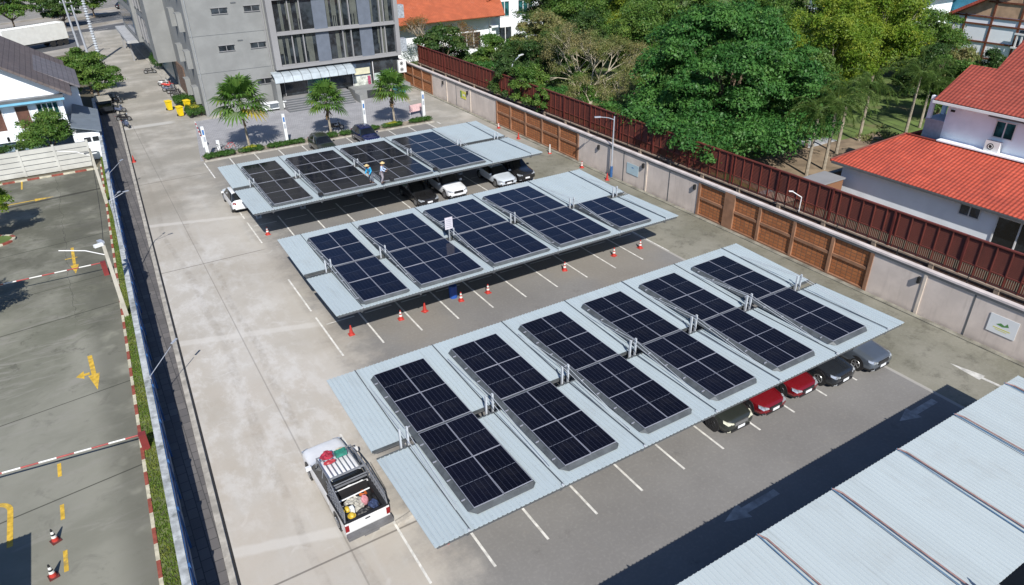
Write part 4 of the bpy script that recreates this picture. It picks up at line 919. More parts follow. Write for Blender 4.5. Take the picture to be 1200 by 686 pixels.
def car(name, label, kind, body, loc, rz=0.0, lab_cat='car', rim=RIM, lamps=LAMP, grille=BTRIM, group=None, wscale=1.0):
    root = thing(name, label, lab_cat, (loc[0], loc[1], 0.004), rz, group); L = kind['L']; r = kind['wr']
    b_ = loft(kind['st'], L).build('body', [body, CGLASS, BTRIM], root, smooth=True); crease(b_, .45)
    m_ = b_.modifiers.new('sub', 'SUBSURF'); m_.levels = 2; m_.render_levels = 2
    hw = kind['st'][3][2]
    for y in (-L / 2 + .88, L / 2 - .85):
        for s in (-1, 1):
            MB().cyl((s * (hw - .30), y, r + .03), (s * (hw + .0), y, r + .03), r + .07, n=20).build('wheel_arch', BTRIM, root)
            wheel(root, s * (hw - .085), y, r, s, rim)
    z1 = kind['st'][1][3]
    for s in (-1, 1):
        MB().add([(s * .46, -L / 2 - .02, z1 - .05), (s * .80, -L / 2 + .03, z1 - .04), (s * .90, -L / 2 + .26, z1 + .03), (s * .86, -L / 2 + .32, z1 + .11), (s * .72, -L / 2 + .06, z1 + .08), (s * .48, -L / 2 + .0, z1 + .02),
                  (s * .40, -L / 2 + .2, z1 - .09), (s * .70, -L / 2 + .3, z1 - .06), (s * .76, -L / 2 + .5, z1 + .03), (s * .70, -L / 2 + .5, z1 + .08), (s * .55, -L / 2 + .3, z1 + .05), (s * .40, -L / 2 + .2, z1 + .03)],
                 [(0, 1, 2, 3, 4, 5), (11, 10, 9, 8, 7, 6)] + [(i, i + 6, (i + 1) % 6 + 6, (i + 1) % 6) for i in range(6)]).build('headlight', lamps, root)
        MB().obox((s * .66, -L / 2 + .07, .36), (.2, .08, .07), rz=s * .35).build('fog_light', lamps, root)
        MB().obox((s * (hw + .09), -L / 2 + L * .335, kind['st'][3][3] + .12), (.2, .12, .13), rz=-s * .2).build('wing_mirror', body, root)
        MB().obox((s * .70, L / 2 - .06, z1 + .18), (.26, .10, .16), rz=-s * .35).build('tail_light', TAIL, root)
    MB().box(-.42, .42, -L / 2 - .035, -L / 2 + .1, z1 - .16, z1 + .03).build('grille', grille, root)
    MB().box(-.6, .6, -L / 2 - .034, -L / 2 + .1, .30, .40).build('lower_grille', BTRIM, root)
    MB().box(-.22, .22, -L / 2 - .06, -L / 2 - .036, .42, .55).build('number_plate', PLATE, root)
    MB().box(-.2, .2, L / 2 + .0, L / 2 + .02, .62, .74).build('number_plate', PLATE, root)
    return root
MBLACK = paint('black_car_paint', (.012, .012, .013)); MGREEN = paint('greenish_black_paint', (.022, .026, .022), .35); MRED = paint('dark_red_paint', (.20, .008, .014), .22, .3); MGREY = paint('slate_grey_paint', (.13, .155, .19), .3, .5)
MDARK = paint('charcoal_paint', (.022, .026, .033), .25, .3); MWHITE = paint('white_car_paint', (.74, .76, .78), .25); MNAVY = paint('navy_car_paint', (.008, .012, .07), .2, .2); MSILV = paint('pale_silver_paint', (.60, .66, .72), .25, .2)
YLAMP = mat('aged_headlight', (.60, .60, .48), .2, .1, var=.15, scale=8)
FRONTS = 'cars parked nose out under the nearest carport'
def front_car(label, kind, body, x, yn, rz=0.0, **k):
    r = car('parked_car', label, kind, body, (x, yn - .12 + kind['L'] / 2 * 1.05, 0), rz, group=k.pop('group', FRONTS), **k); r.scale = (1.04, 1.05, 1.06); return r
front_car('black-green SUV with aged yellowish headlights, leftmost car nosing out of the nearest carport', SUV, MGREEN, 22.72, 16.75, 0, lamps=YLAMP, grille=CHROME, rim=RIMD)
front_car('dark red car next to the black-green SUV at the nearest carport', SEDAN, MRED, 25.12, 16.75, R(1), rim=RIMD)
front_car('dark red car next to the charcoal SUV at the nearest carport', SEDAN, MRED, 27.62, 16.8, R(1), rim=RIMD)
front_car('charcoal SUV between a red car and the slate grey SUV', SUV, MDARK, 30.02, 16.4, R(2))
front_car('slate grey SUV, rightmost car at the corner of the nearest carport', SUV, MGREY, 32.85, 16.15, R(1))
G2 = 'cars parked nose out under the farthest carport'
front_car('black saloon, leftmost of the cars nosing out under the farthest carport', SEDAN, MBLACK, 22.75, 50.8, 0, group=G2)
front_car('bright white SUV with dark grille beside the black saloon', SUV, MWHITE, 25.6, 51.0, 0, group=G2)
front_car('pale silver hatchback with a white bonnet in the middle of the farthest carport', SEDAN, MSILV, 30.65, 50.95, 0, group=G2)
front_car('black SUV, rightmost under the corner of the farthest carport', SUV, MBLACK, 32.75, 51.2, 0, group=G2)
front_car('dark car deep in the shade behind the black saloon, farthest carport', SUV, MDARK, 20.3, 57.6, 0, group=G2)
car('parked_car', 'white SUV poking out from the left end of the farthest carport', SUV, MWHITE, (9.25, 60.5, 0), R(180))
car('parked_car', 'matt black SUV backed against the hedge by the middle palm', SUV, MGREEN, (20.2, 71.0, 0), R(0), group='cars backed against the hedge')
car('parked_car', 'navy blue car backed against the hedge beside a white banner post', SUV, MNAVY, (25.15, 71.4, 0), R(0), group='cars backed against the hedge')
# ---- white pickup with rack, cage and load
WP = paint('pickup_white_paint', (.70, .71, .72), .35); CAGE = mat('cage_grey_steel', (.22, .23, .25), .45, .3, var=.15)
pk = thing('pickup_truck', 'white pickup with a steel cage and roof rack, loaded with tools and bags', 'pickup', (5.26, 23.0, .004), math.pi + R(2))
PKS = [(0, .42, .80, .70, .88, .70), (.03, .30, .88, .84, .98, .76), (.13, .26, .89, .92, 1.03, .78), (.40, .26, .90, .98, 1.10, .80), (.56, .26, .90, 1.0, 1.62, .64), (.72, .26, .90, 1.02, 1.70, .66), (.955, .26, .90, 1.02, 1.66, .64), (1.0, .30, .88, 1.0, 1.10, .74)]
b_ = loft(PKS, 3.48, -2.78 + 1.74).build('cab', [WP, CGLASS, BTRIM], pk, smooth=True); crease(b_, .45); m_ = b_.modifiers.new('sub', 'SUBSURF'); m_.levels = 2; m_.render_levels = 2
bed = MB().box(-.90, -.80, .72, 2.55, .38, 1.10).box(.80, .90, .72, 2.55, .38, 1.10).box(-.80, .80, .72, .78, .6, 1.10).box(-.80, .80, .78, 2.5, .52, .60); bed.build('bed', WP, pk)
MB().box(-.90, .90, 2.552, 2.62, .55, 1.10).box(-.78, .78, 2.62, 2.635, .68, .98).build('tailgate', WP, pk)
MB().box(-.93, -.77, .70, 2.62, 1.10, 1.15).box(.77, .93, .70, 2.62, 1.10, 1.15).box(-.77, .77, 2.50, 2.63, 1.10, 1.13).build('bed_rail', BTRIM, pk)
MB().box(-.78, -.72, .8, 2.5, .6, 1.05).box(.72, .78, .8, 2.5, .6, 1.05).box(-.72, .72, .8, 2.5, .605, .62).box(-.72, .72, .785, .80, .62, 1.14).box(-.72, .72, 2.485, 2.5, .62, 1.09).build('bed_liner', BTRIM, pk)
MB().box(-.92, .92, 2.66, 2.92, .42, .60).box(-.3, .3, 2.90, 2.95, .38, .5).build('rear_bumper', mat('bumper_grey', (.13, .13, .135), .5), pk)
MB().box(-.22, .22, 2.637, 2.65, .74, .86).build('number_plate', PLATE, pk)
MB().box(-.1, .1, 2.637, 2.66, .95, 1.0).build('tailgate_handle', BTRIM, pk)
for s in (-1, 1):
    MB().box(min(s * .905, s * .76), max(s * .905, s * .76), 2.56, 2.645, .68, 1.0).build('tail_light', TAIL, pk)
    MB().obox((s * .70, -2.74, .80), (.30, .14, .15), rz=s * .25).build('headlight', LAMP, pk)
    MB().obox((s * 1.02, -1.2, 1.18), (.22, .14, .17)).build('wing_mirror', WP, pk)
    for y in (-1.88, 1.62):
        MB().cyl((s * .62, y, .42), (s * .905, y, .42), .45, n=20).build('wheel_arch', BTRIM, pk); wheel(pk, s * .83, y, .37, s)
    # cage side
    c_ = MB(); zt = 1.98
    for k in range(8):
        y = .80 + k * .245; c_.cyl((s * .86, y, 1.12), (s * (.80 if k > 0 else .74), y, zt - k * .05), .018, n=5)
    for q in range(4): c_.tube([(s * .86, .80, 1.25 + q * .24), (s * .85, 2.5, 1.18 + q * .17)], .015, 5)
    c_.tube([(s * .76, .75, zt), (s * .82, 2.52, 1.62), (s * .86, 2.55, 1.12)], .03, 6); c_.tube([(s * .72, -.75, 1.90), (s * .76, .75, zt)], .028, 6)
    for y in (-.75, 0, .7): c_.cyl((s * .72, y, 1.90), (s * .80, y, 1.45), .02, n=5)
    c_.build('side_cage', CAGE, pk)
rk = MB()
for k in range(9): rk.cyl((-.72 + k * .18, -.75, 1.90), (-.72 + k * .18, .72, 1.95), .018, n=5)
for y in (-.75, .72, .78): rk.cyl((-.75, y, 1.92), (.75, y, 1.92), .03, n=6)
rk.cyl((-.85, .76, 1.5), (.85, .76, 1.5), .03, n=6); rk.box(-.78, .78, .70, .76, 1.3, 1.36); rk.build('roof_rack', CAGE, pk)
pk.scale = (1.06, 1, 1)
pkm = Matrix.Translation((5.26, 23.0, .004)) @ Matrix.Rotation(math.pi + R(2), 4, 'Z')
def cargo(name, label, cat, p, mb, m, smooth=False, rz=0.0, group=None):
    q = pkm @ Vector(p); r = mb.build(name, m, smooth=smooth); r.location = q; r.rotation_euler = (0, 0, pkm.to_euler().z + rz); tag(r, label, cat, group); return r
def blob(rx, ry, rz_, seed=0, k=.18, nu=14, nv=9):
    rnd = random.Random(seed); mb = MB().ball((0, 0, rz_), (rx, ry, rz_), nu, nv)
    mb.v = [(x * (1 + rnd.uniform(-k, k)), y * (1 + rnd.uniform(-k, k)), max(0, z * (1 + rnd.uniform(-k, k)))) for x, y, z in mb.v]; return mb
REDC = mat('crimson_cloth', (.33, .02, .045), .8, var=.35, scale=5); REDB = mat('red_plastic', (.38, .03, .04), .5, var=.2); GREC = mat('green_plastic', (.03, .20, .15), .5, var=.3, scale=6)
cargo('duffel_bag', 'crimson cloth bag lying on the pickup roof rack', 'bag', (.38, -.48, 1.96), blob(.28, .22, .15, 1, .2), REDC)
cargo('plastic_bag', 'bright red plastic bag on the pickup roof rack behind the crimson bag', 'bag', (.40, -.12, 1.96), blob(.28, .12, .07, 2), REDB)
cargo('storage_crate', 'green plastic crate on the pickup roof rack', 'crate', (-.18, -.36, 1.96), MB().box(-.24, .24, -.13, .13, 0, .02).box(-.24, -.21, -.13, .13, .02, .22).box(.21, .24, -.13, .13, .02, .22).box(-.21, .21, -.13, -.1, .02, .22).box(-.21, .21, .1, .13, .02, .22).box(-.2, .2, -.1, .1, .02, .15), GREC)
cargo('cloth_bundle', 'cream cloth bundle on the front of the pickup roof rack', 'bundle', (-.25, -.62, 1.96), blob(.24, .12, .06, 3), mat('cream_cloth', (.45, .40, .30), .9, var=.3, scale=6))
cargo('paper_sacks', 'crumpled white and grey sacks in the middle of the pickup bed', 'sacks', (.15, 1.5, .62), blob(.42, .42, .18, 4, .25, 18, 10), mat('crumpled_sack', (.40, .39, .35), .9, var=.35, scale=7))
cargo('sack', 'pink sack standing in the pickup bed near the right side', 'sack', (-.30, 1.62, .64), blob(.15, .15, .26, 5, .1), mat('pink_sack', (.50, .22, .25), .85, var=.2, scale=6))
cargo('tool_bag', 'black tool bag at the tailgate of the pickup bed', 'bag', (-.02, 2.2, .62), blob(.42, .22, .2, 6, .12), BTRIM)
cargo('tool_bag', 'navy blue bag in the rear right corner of the pickup bed', 'bag', (-.52, 2.0, .62), blob(.22, .26, .2, 7, .15), mat('navy_cloth', (.03, .05, .12), .85, var=.3, scale=5))
YH = mat('helmet_yellow', (.55, .38, .04), .35, var=.05)
cargo('hard_hat', 'yellow hard hat at the left rear corner of the pickup bed', 'helmet', (.52, 2.28, 1.02), MB().ball((0, 0, .05), (.13, .16, .14), 12, 8).cyl((0, 0, .03), (0, 0, .05), .17, n=14), YH)
cargo('hard_hat', 'yellow hard hat against the left side wall of the pickup bed', 'helmet', (.55, 1.86, 1.02), MB().ball((0, 0, .05), (.12, .15, .13), 12, 8).cyl((0, 0, .03), (0, 0, .05), .16, n=14), YH)
cargo('bottle', 'white plastic jerrycan beside the yellow hard hats in the pickup bed', 'can', (.42, 2.08, 1.02), MB().box(-.08, .08, -.1, .1, 0, .28).cyl((0, 0, .28), (0, 0, .33), .03), WS)
cargo('storage_box', 'dark storage box under the yellow hard hats in the pickup bed', 'box', (.52, 2.05, .62), MB().box(-.18, .18, -.42, .42, 0, .38).box(-.2, .2, -.44, .44, .38, .40), BTRIM)
hs = MB()
for k in range(3): hs.torus((0, 0, .05 + k * .05), .15 - k * .02, .025, 'Z', 18, 5)
cargo('cable_coil', 'orange cable coil behind the pickup cab', 'cable', (-.45, 1.02, .62), hs, mat('orange_cable', (.55, .13, .03), .6, var=.1))
cargo('toolbox', 'black toolbox behind the pickup cab', 'toolbox', (.25, 1.0, .62), MB().box(-.35, .35, -.12, .12, 0, .25).box(-.1, .1, -.02, .02, .25, .31), BTRIM)
cargo('long_level', 'white plastic pipe across the pickup bed', 'pipe', (0, 1.22, 1.04), MB().cyl((-.7, 0, 0), (.7, .05, 0), .03, n=8), WS)

# ---------------------------------------------------------------- motorcycles and bicycles
def motorbike(label, loc, rz, body, group='motorcycles parked along the lane', scooter=True):
    root = thing('motorcycle', label, 'motorcycle', loc, rz, group)
    for y in (-.62, .62):
        wh = MB().torus((0, y, .29), .235, .055, 'X', 18, 6).build('wheel', TYRE, root); MB().cyl((-.03, y, .29), (.03, y, .29), .15, n=10).build('rim', RIM, wh)
    bd = MB(); bd.obox((0, .1, .48), (.22, .8, .22), rx=R(4)); bd.obox((0, .45, .62), (.2, .55, .16), rx=R(-8)); bd.obox((0, -.34, .66), (.36, .12, .5), rx=R(-22)); bd.obox((0, -.12, .34), (.28, .4, .08))
    bd.obox((0, -.56, .56), (.14, .42, .05), rx=R(12)); bd.obox((0, .72, .62), (.14, .3, .06), rx=R(-20)); o = bd.build('body', body, root); m_ = o.modifiers.new('b', 'BEVEL'); m_.width = .03; m_.segments = 2
    o = MB().obox((0, .25, .77), (.25, .72, .10), rx=R(3)).build('seat', BTRIM, root); m_ = o.modifiers.new('b', 'BEVEL'); m_.width = .035; m_.segments = 2
    MB().tube([(-.34, -.28, 1.02), (-.14, -.40, .98), (.14, -.40, .98), (.34, -.28, 1.02)], .018).build('handlebar', BTRIM, root)
    MB().tube([(-.07, -.42, .9), (-.07, -.62, .29)], .022).tube([(.07, -.42, .9), (.07, -.62, .29)], .022).build('fork', CHROME, root)
    MB().ball((0, -.46, .88), (.09, .07, .09), 10, 6).build('headlight', LAMP, root)
    MB().tube([(.13, -.05, .28), (.15, .75, .36)], .035).build('exhaust', CHROME, root)
    MB().obox((0, .92, .62), (.12, .04, .08)).build('tail_light', TAIL, root)
    for s in (-1, 1): MB().tube([(s * .28, -.30, 1.02), (s * .33, -.34, 1.16)], .01).ball((s * .34, -.34, 1.19), (.06, .02, .04), 8, 5).build('mirror', BTRIM, root)
    return root
BKR = paint('motorbike_red', (.50, .03, .02)); BKB = paint('motorbike_black', (.015, .015, .018)); BKW = paint('motorbike_white', (.6, .62, .64)); BKG = paint('motorbike_blue_grey', (.08, .10, .16))
motorbike('dark motorcycle standing alone by the open flap door of the grey building', (10.3, 123.5, 0), R(80), BKB)
motorbike('white and red motorcycle, farthest of the row along the grey building', (10.9, 113.2, 0), R(75), BKW)
motorbike('bright red motorcycle beside the white and red one along the grey building', (11.1, 111.6, 0), R(78), BKR)
motorbike('grey-blue scooter in the row between the red motorcycle and the yellow bins', (10.9, 109.0, 0), R(74), BKG)
motorbike('black scooter in the row between the grey-blue scooter and the yellow bins', (11.2, 107.3, 0), R(80), BKB)
motorbike('black scooter nearest the yellow bins by the grey building', (11.3, 104.9, 0), R(76), BKB)
motorbike('black motorcycle with a silver mirror by the middle palm', (23.9, 77.4, 0), R(85), BKB, group=None or 'motorcycles parked along the lane')
motorbike('dark scooter, farthest of three by the boundary wall', (3.9, 105.8, 0), R(60), BKB)
motorbike('blue-grey scooter with pale handlebar, middle of three by the boundary wall', (3.75, 100.6, 0), R(70), BKG)
motorbike('dark scooter parked nearest at the end of the boundary wall', (3.85, 95.8, 0), R(65), BKB)
motorbike('dark scooter casting its shadow where the drain begins', (3.75, 92.6, 0), R(20), BKG)
def bicycle(label, loc, rz, col):
    root = thing('bicycle', label, 'bicycle', loc, rz, 'bicycles by the first hedge')
    for y in (-.52, .52):
        w_ = MB().torus((0, y, .33), .31, .02, 'X', 20, 5); 
        for k in range(8): a = k * math.pi / 4; w_.cyl((0, y, .33), (0, y + .31 * math.cos(a), .33 + .31 * math.sin(a)), .006, n=3)
        w_.build('wheel', TYRE, root)
    MB().tube([(0, -.52, .33), (0, -.34, .85), (0, .1, .80), (0, .0, .32), (0, -.33, .72)], .02).tube([(0, .1, .8), (0, .52, .33), (0, 0, .32), (0, .13, .88)], .018).build('frame', col, root)
    MB().tube([(-.28, -.30, .98), (0, -.37, .95), (.28, -.30, .98)], .014).build('handlebar', BTRIM, root)
    MB().ball((0, .15, .92), (.08, .14, .03), 8, 5).build('saddle', BTRIM, root); MB().box(-.1, .1, .3, .62, .68, .70).build('rack', STEEL, root)
    return root
bicycle('dark bicycle leaning by the first hedge near the striped barrier', (10.9, 75.95, .1), R(88), BKB); bicycle('reddish bicycle beside the dark one behind the first hedge', (12.0, 76.2, .1), R(80), BKR)
# ---------------------------------------------------------------- wheelie bins
YB = mat('bin_yellow', (.80, .58, .01), .45, var=.06)
def bin_(label, x, y, rz=0.0):
    r = thing('wheelie_bin', label, 'bin', (x, y, 0), rz, 'yellow wheelie bins')
    a, b, h = .27, .30, 1.0; MB().add([(-a * .75, -b * .8, .08), (a * .75, -b * .8, .08), (a * .75, b * .8, .08), (-a * .75, b * .8, .08), (-a, -b, h), (a, -b, h), (a, b, h), (-a, b, h)], [(0, 3, 2, 1), (4, 5, 6, 7), (0, 1, 5, 4), (1, 2, 6, 5), (2, 3, 7, 6), (3, 0, 4, 7)]).build('body', YB, r)
    MB().obox((0, 0, h + .04), (.62, .70, .07), rx=R(3)).build('lid', YB, r); MB().cyl((-.28, .3, 1.0), (.28, .3, 1.0), .02).build('handle', YB, r)
    for s in (-1, 1): MB().cyl((s * .20, .24, .12), (s * .27, .24, .12), .12, n=12).build('wheel', TYRE, r)
    return r
for lab, x, y in (('yellow wheelie bin farthest left, beside the scooters', 9.3, 98.0), ('yellow wheelie bin nearest the camera at the corner hedge of the grey building', 10.0, 94.2), ('yellow wheelie bin behind the corner hedge against the grey building', 11.3, 97.0)): o = bin_(lab, x, y, R(20)); o.scale = (1.12,) * 3
# ---------------------------------------------------------------- traffic cones
CR = mat('cone_red', (.42, .035, .025), .6, var=.15); CW = mat('cone_white', (.65, .65, .62), .6, var=.1); CB = mat('cone_black_base', (.10, .02, .018), .8, var=.2)
def cone_proto(name, base, tall=.72, bands=True):
    root = thing(name, '', 'cone'); bs = MB(); bs.box(-.2, .2, -.2, .2, 0, .04); bs.cyl((0, 0, .04), (0, 0, .07), .17, .15, 14); bs.build('base', base, root)
    def seg(z0, z1): r = lambda z: .15 - .115 * (z - .07) / (tall - .07); return MB().cyl((0, 0, z0), (0, 0, z1), r(z0), r(z1), 14)
    if bands:
        seg(.07, .25).build('body', CR, root); seg(.25, .38).build('white_band', CW, root); seg(.38, .47).build('body', CR if base is CR else BTRIM, root); seg(.47, .60).build('white_band', CW, root); seg(.60, tall).build('body', CR if base is CR else BTRIM, root)
    else: seg(.07, tall).build('body', CR, root)
    return root
CA = cone_proto('traffic_cone', CR); CP = cone_proto('traffic_cone', CR, .74, False); CD = cone_proto('traffic_cone', CB)
FR = 'traffic cones in front of the middle carport'
cones = [(CA, 9.68, 52.76, 'red and white cone at the front left corner of the farthest carport', None),
 (CP, 10.07, 35.3, 'plain red cone, leftmost in front of the middle carport', FR), (CA, 13.28, 35.3, 'red and white cone, second from the left in front of the middle carport', FR), (CP, 14.94, 35.35, 'plain pale red cone, third from the left in front of the middle carport', FR),
 (CA, 17.5, 35.3, 'banded cone just right of the blue bin, middle carport', FR), (CA, 19.48, 35.25, 'banded cone, fifth from the left in front of the middle carport', FR), (CA, 25.55, 35.1, 'banded cone, third from the right in front of the middle carport', FR),
 (CA, 29.84, 35.0, 'banded cone, second from the right in front of the middle carport', FR), (CA, 32.26, 34.95, 'banded cone, rightmost in front of the middle carport', FR),
 (CA, 39.5, 67.6, 'red and white cone farthest along the foot of the perimeter wall', 'cones along the perimeter wall'), (CP, 39.2, 62.9, 'red cone by the orange block wall beyond the white post', 'cones along the perimeter wall'), (CA, 39.3, 51.6, 'red and white cone where orange blocks meet the rendered wall', 'cones along the perimeter wall'), (CP, 39.2, 47.6, 'red cone at the foot of the street lamp by the wall', 'cones along the perimeter wall'),
 (CP, 2.95, 78.2, 'small red cone standing alone on the lane beside the shaded pavement', None), (CA, 7.75, 18.4, 'cone half hidden under the near left corner of the nearest carport', None), (CA, 16.5, 22.9, 'cone glimpsed through the gap of the nearest carport', None),
 (CD, -5.68, 26.95, 'dark red cone with white bands on the left car park, farther of two', 'cones on the left car park'), (CD, -5.82, 25.0, 'dark red cone with white bands on the left car park, nearer of two', 'cones on the left car park')]
used = set()
for pr, x, y, lab, grp in cones:
    if pr.name in used: c = copy_tree(pr)
    else: c = pr; used.add(pr.name)
    c.scale = (.88, .88, .92); c.location = (x, y, .004); c.rotation_euler = (0, 0, random.uniform(-.4, .4)); c['label'] = lab
    if grp: c['group'] = grp
r = thing('bollard_post', 'white plastic post on a red base by the orange block wall', 'post', (39.2, 56.9, 0)); MB().cyl((0, 0, 0), (0, 0, .08), .2, .17, 12).build('base', CR, r); MB().cyl((0, 0, .08), (0, 0, .95), .07, .06, 10).build('tube', CW, r)
r = thing('plastic_drum', 'blue plastic drum in the shade under the middle carport', 'drum', (17.3, 36.0, 0)); MB().cyl((0, 0, 0), (0, 0, .85), .27, n=16).build('drum_body', mat('drum_blue', (.02, .08, .35), .5), r); MB().torus((0, 0, .85), .25, .02, 'Z').build('rim', mat('drum_blue', ()) if False else BLUE, r)
r = MB().box(-.75, .75, -.1, .1, 0, .14).build('wheel_stop', mat('wheel_stop_concrete', (.45, .42, .37), .9, var=.2, scale=3)); r.location = (7.2, 20.4, .005); r.rotation_euler = (0, 0, R(12)); tag(r, 'pale concrete wheel stop peeping out at the left edge of the nearest carport', 'wheel stop')
# ---------------------------------------------------------------- lamps, poles, signs
LG = mat('lamp_grey', (.42, .45, .50), .4, .3, var=.1)
r = thing('street_lamp', 'grey street lamp with a blue painted foot in front of the rendered wall', 'street lamp', (39.9, 47.9, 0))
MB().cyl((0, 0, 0), (0, 0, 1.1), .13, n=10).build('painted_foot', BLUE, r); MB().cyl((0, 0, 1.1), (0, 0, 5.7), .075, .055, 10).build('pole', LG, r)
MB().tube([(0, 0, 5.4), (-.5, .25, 5.6), (-1.2, .6, 5.7)], .035).build('arm', LG, r); MB().obox((-1.35, .68, 5.7), (.55, .2, .09), rz=R(-27)).build('lamp_head', LG, r)
def wall_lamp(label, y, arms, h, base=2.2, group='slim lamps on the boundary wall'):
    r = thing('wall_light_pole', label, 'lamp', (wx(y) + .15, y, base if base < 2.2 else 0), 0, group)
    MB().cyl((0, 0, 0), (0, 0, h), .04, .03, 8).build('pole', LG, r)
    for (dx_, dy_, dz_) in arms: MB().tube([(0, 0, h - .05), (dx_ * .8, dy_ * .8, h + dz_ * .8)], .02).obox((dx_ * .95, dy_ * .95, h + dz_), (abs(dx_) * .25 + .08, .10, .05), rz=math.atan2(dy_, dx_)).build('lamp_arm', LG, r)
    return r
wall_lamp('tall white lamp post with a double arm on the shaded pavement', 50.2, [(1.15, .3, .3), (.75, .9, .15)], 5.9, 0)
wall_lamp('slim lamp arm leaning over the pavement, nearest the camera', 33.4, [(1.6, 1.9, .5)], 2.4, 0); wall_lamp('slim lamp arm leaning over the pavement near the back of the left car park', 68.0, [(1.3, 1.5, .5)], 2.4, 0)
def util_pole(label, y, h, x=None, heads=True):
    x = fx(y) + .55 if x is None else x
    r = thing('utility_pole', label, 'pole', (x, y, 0), 0, 'concrete poles on the grass verge')
    MB().add([(-.13, -.13, 0), (.13, -.13, 0), (.13, .13, 0), (-.13, .13, 0), (-.09, -.09, h), (.09, -.09, h), (.09, .09, h), (-.09, .09, h)], [(0, 3, 2, 1), (4, 5, 6, 7), (0, 1, 5, 4), (1, 2, 6, 5), (2, 3, 7, 6), (3, 0, 4, 7)]).build('post', mat('pale_pole_concrete', (.42, .40, .34), .9, var=.15), r)
    if heads:
        MB().obox((-.25, -.05, h + .08), (.5, .22, .16), rz=R(20)).build('camera', WS, r); MB().obox((-.1, .5, h + .05), (.25, .5, .14), rz=R(20)).build('lamp_head', LG, r)
    else:
        MB().box(-.5, .5, -.04, .04, h - .4, h - .3).build('crossarm', DSTEEL, r)
    MB().tube([(-.1, 0, h - .6), (-1.0, .25, h - .2), (-2.3, .5, h + .05)], .03).build('arm', WSTEEL, r)
    return r
util_pole('pale concrete pole topped by two white camera heads on the verge', 45.0, 5.0, -1.15); util_pole('pale concrete pole with a crossarm by the corner of the cream wall', 67.0, 5.0, -.45, False)
r = thing('cable', 'thin black cable hanging between the two concrete poles on the verge', 'cable', (0, 0, 0))
pts = []
for i in range(13): t_ = i / 12; pts.append((-1.15 + .7 * t_, 45 + 22 * t_, 5.0 - 3.0 * t_ * (1 - t_)))
MB().tube(pts, .02, 4).build('wire', BLACK, r)
# boom barrier
BRD = mat('boom_dull_red', (.30, .05, .045), .6, var=.2)
def boom(label, x0, y0, x1, y1, z=.95):
    r = thing('boom_barrier', label, 'barrier', (x0, y0, 0), 0, 'red and white boom barriers')
    MB().box(-.16, .16, -.16, .16, 0, 1.0).build('motor_box', mat('barrier_dark_red', (.20, .03, .03), .6), r)
    mb = MB(); n = 14; ax_, ay_ = x1 - x0, y1 - y0
    for i in range(n):
        a, b = i / n, (i + 1) / n; mb.mat(i % 2); p0, p1 = (ax_ * a, ay_ * a, z), (ax_ * b, ay_ * b, z); mb.cyl(p0, p1, .042, n=6)
    mb.build('boom', [BRD, CW], r); return r
boom('red and white boom lowered across the near left car park', -1.75, 30.9, -11.5, 31.85); boom('faded red and white boom lowered across the far left car park', -1.7, 52.2, -12, 52.4)
r = thing('entry_barrier', 'red and white barrier arm with a cabinet between the lane and the first palm', 'barrier', (10.0, 79.5, 0)); MB().box(-.2, .2, -.25, .25, 0, 1.1).build('cabinet', WS, r)
mb = MB()
for i in range(8): mb.mat(i % 2); mb.cyl((-.1 + i * .07, .3 + i * .85, .98), (-.03 + i * .07, 1.15 + i * .85, .98), .06, n=6)
mb.build('arm', [CR, CW], r); MB().box(.9, 1.2, -2.2, -2.0, 0, 1.05).build('ticket_post', WS, r)
# banner posts by the hedges
for lab, x, y in (('white banner post in the first hedge beside the bicycles', 9.55, 75.0), ('white banner post in the hedge between the first and middle palms', 17.65, 75.1), ('white banner post behind the navy car', 26.7, 75.6), ('white banner post in the last hedge towards the perimeter wall', 34.0, 75.6)):
    r = thing('banner_post', lab, 'banner post', (x, y, 0), 0, 'white banner posts along the hedge')
    MB().box(-.14, .14, -.14, .14, 0, 3.3).build('post', WS, r); MB().box(-.09, .09, -.155, -.141, 2.5, 3.0).build('blue_mark', SB, r); MB().box(-.09, .09, -.155, -.141, 1.8, 2.3).build('grey_text', LG, r)
r = thing('notice_board', 'low pink notice board with a frame by the last banner post', 'sign', (34.2, 78.3, 0), R(10)); MB().box(-.9, .9, -.03, .03, .4, 1.25).build('board', mat('pink_board', (.62, .42, .42), .7, var=.15, scale=5), r)
for s in (-.85, .85): MB().box(s - .03, s + .03, -.03, .03, 0, .4).build('leg', WSTEEL, r)
r = thing('notice_plate', 'pinkish white notice plate on the post pair in the gap of the middle carport', 'sign', (18.55, 38.6, 2.85)); MB().box(-.28, .28, -.02, .02, .72, 1.55).build('plate', mat('notice_pink', (.58, .55, .60), .6, var=.1, scale=5), r)
for k in range(5): MB().box(-.2, .2, -.027, -.021, .85 + k * .13, .89 + k * .13).build('text_line', LG, r)
MB().box(-.03, .03, -.02, .02, 0, .72).build('stem', STEEL, r)
# ---------------------------------------------------------------- highway things
r = thing('box_truck', 'white corrugated container truck beyond the villa roof', 'truck', (-3.3, 160.2, 0), R(32)); 
cb = corrugated(-7, 4.6, -1.25, 1.25, 3.9, 3.9, .3, .05); cb.box(-7, 4.6, -1.25, 1.25, 1.1, 3.86)
cb.build('container', mat('container_white', (.66, .67, .64), .6, var=.05, dirt=(.60, .59, .55)), r); MB().box(-7, 4.6, -.9, .9, .8, 1.1).build('chassis', DSTEEL, r); MB().box(4.61, 4.7, -1.2, 1.2, 1.1, 1.4).build('rear_bar', mat('bar_yellow', (.5, .3, .04), .6), r)
for x in (-6.0, 1.5, 2.8, 4.0):
    for s in (-1, 1): MB().cyl((x, s * .8, .5), (x, s * 1.15, .5), .5, n=14).build('wheel', TYRE, r)
MB().box(-9.0, -7.2, -1.2, 1.2, .5, 3.2).build('cab', WP, r)
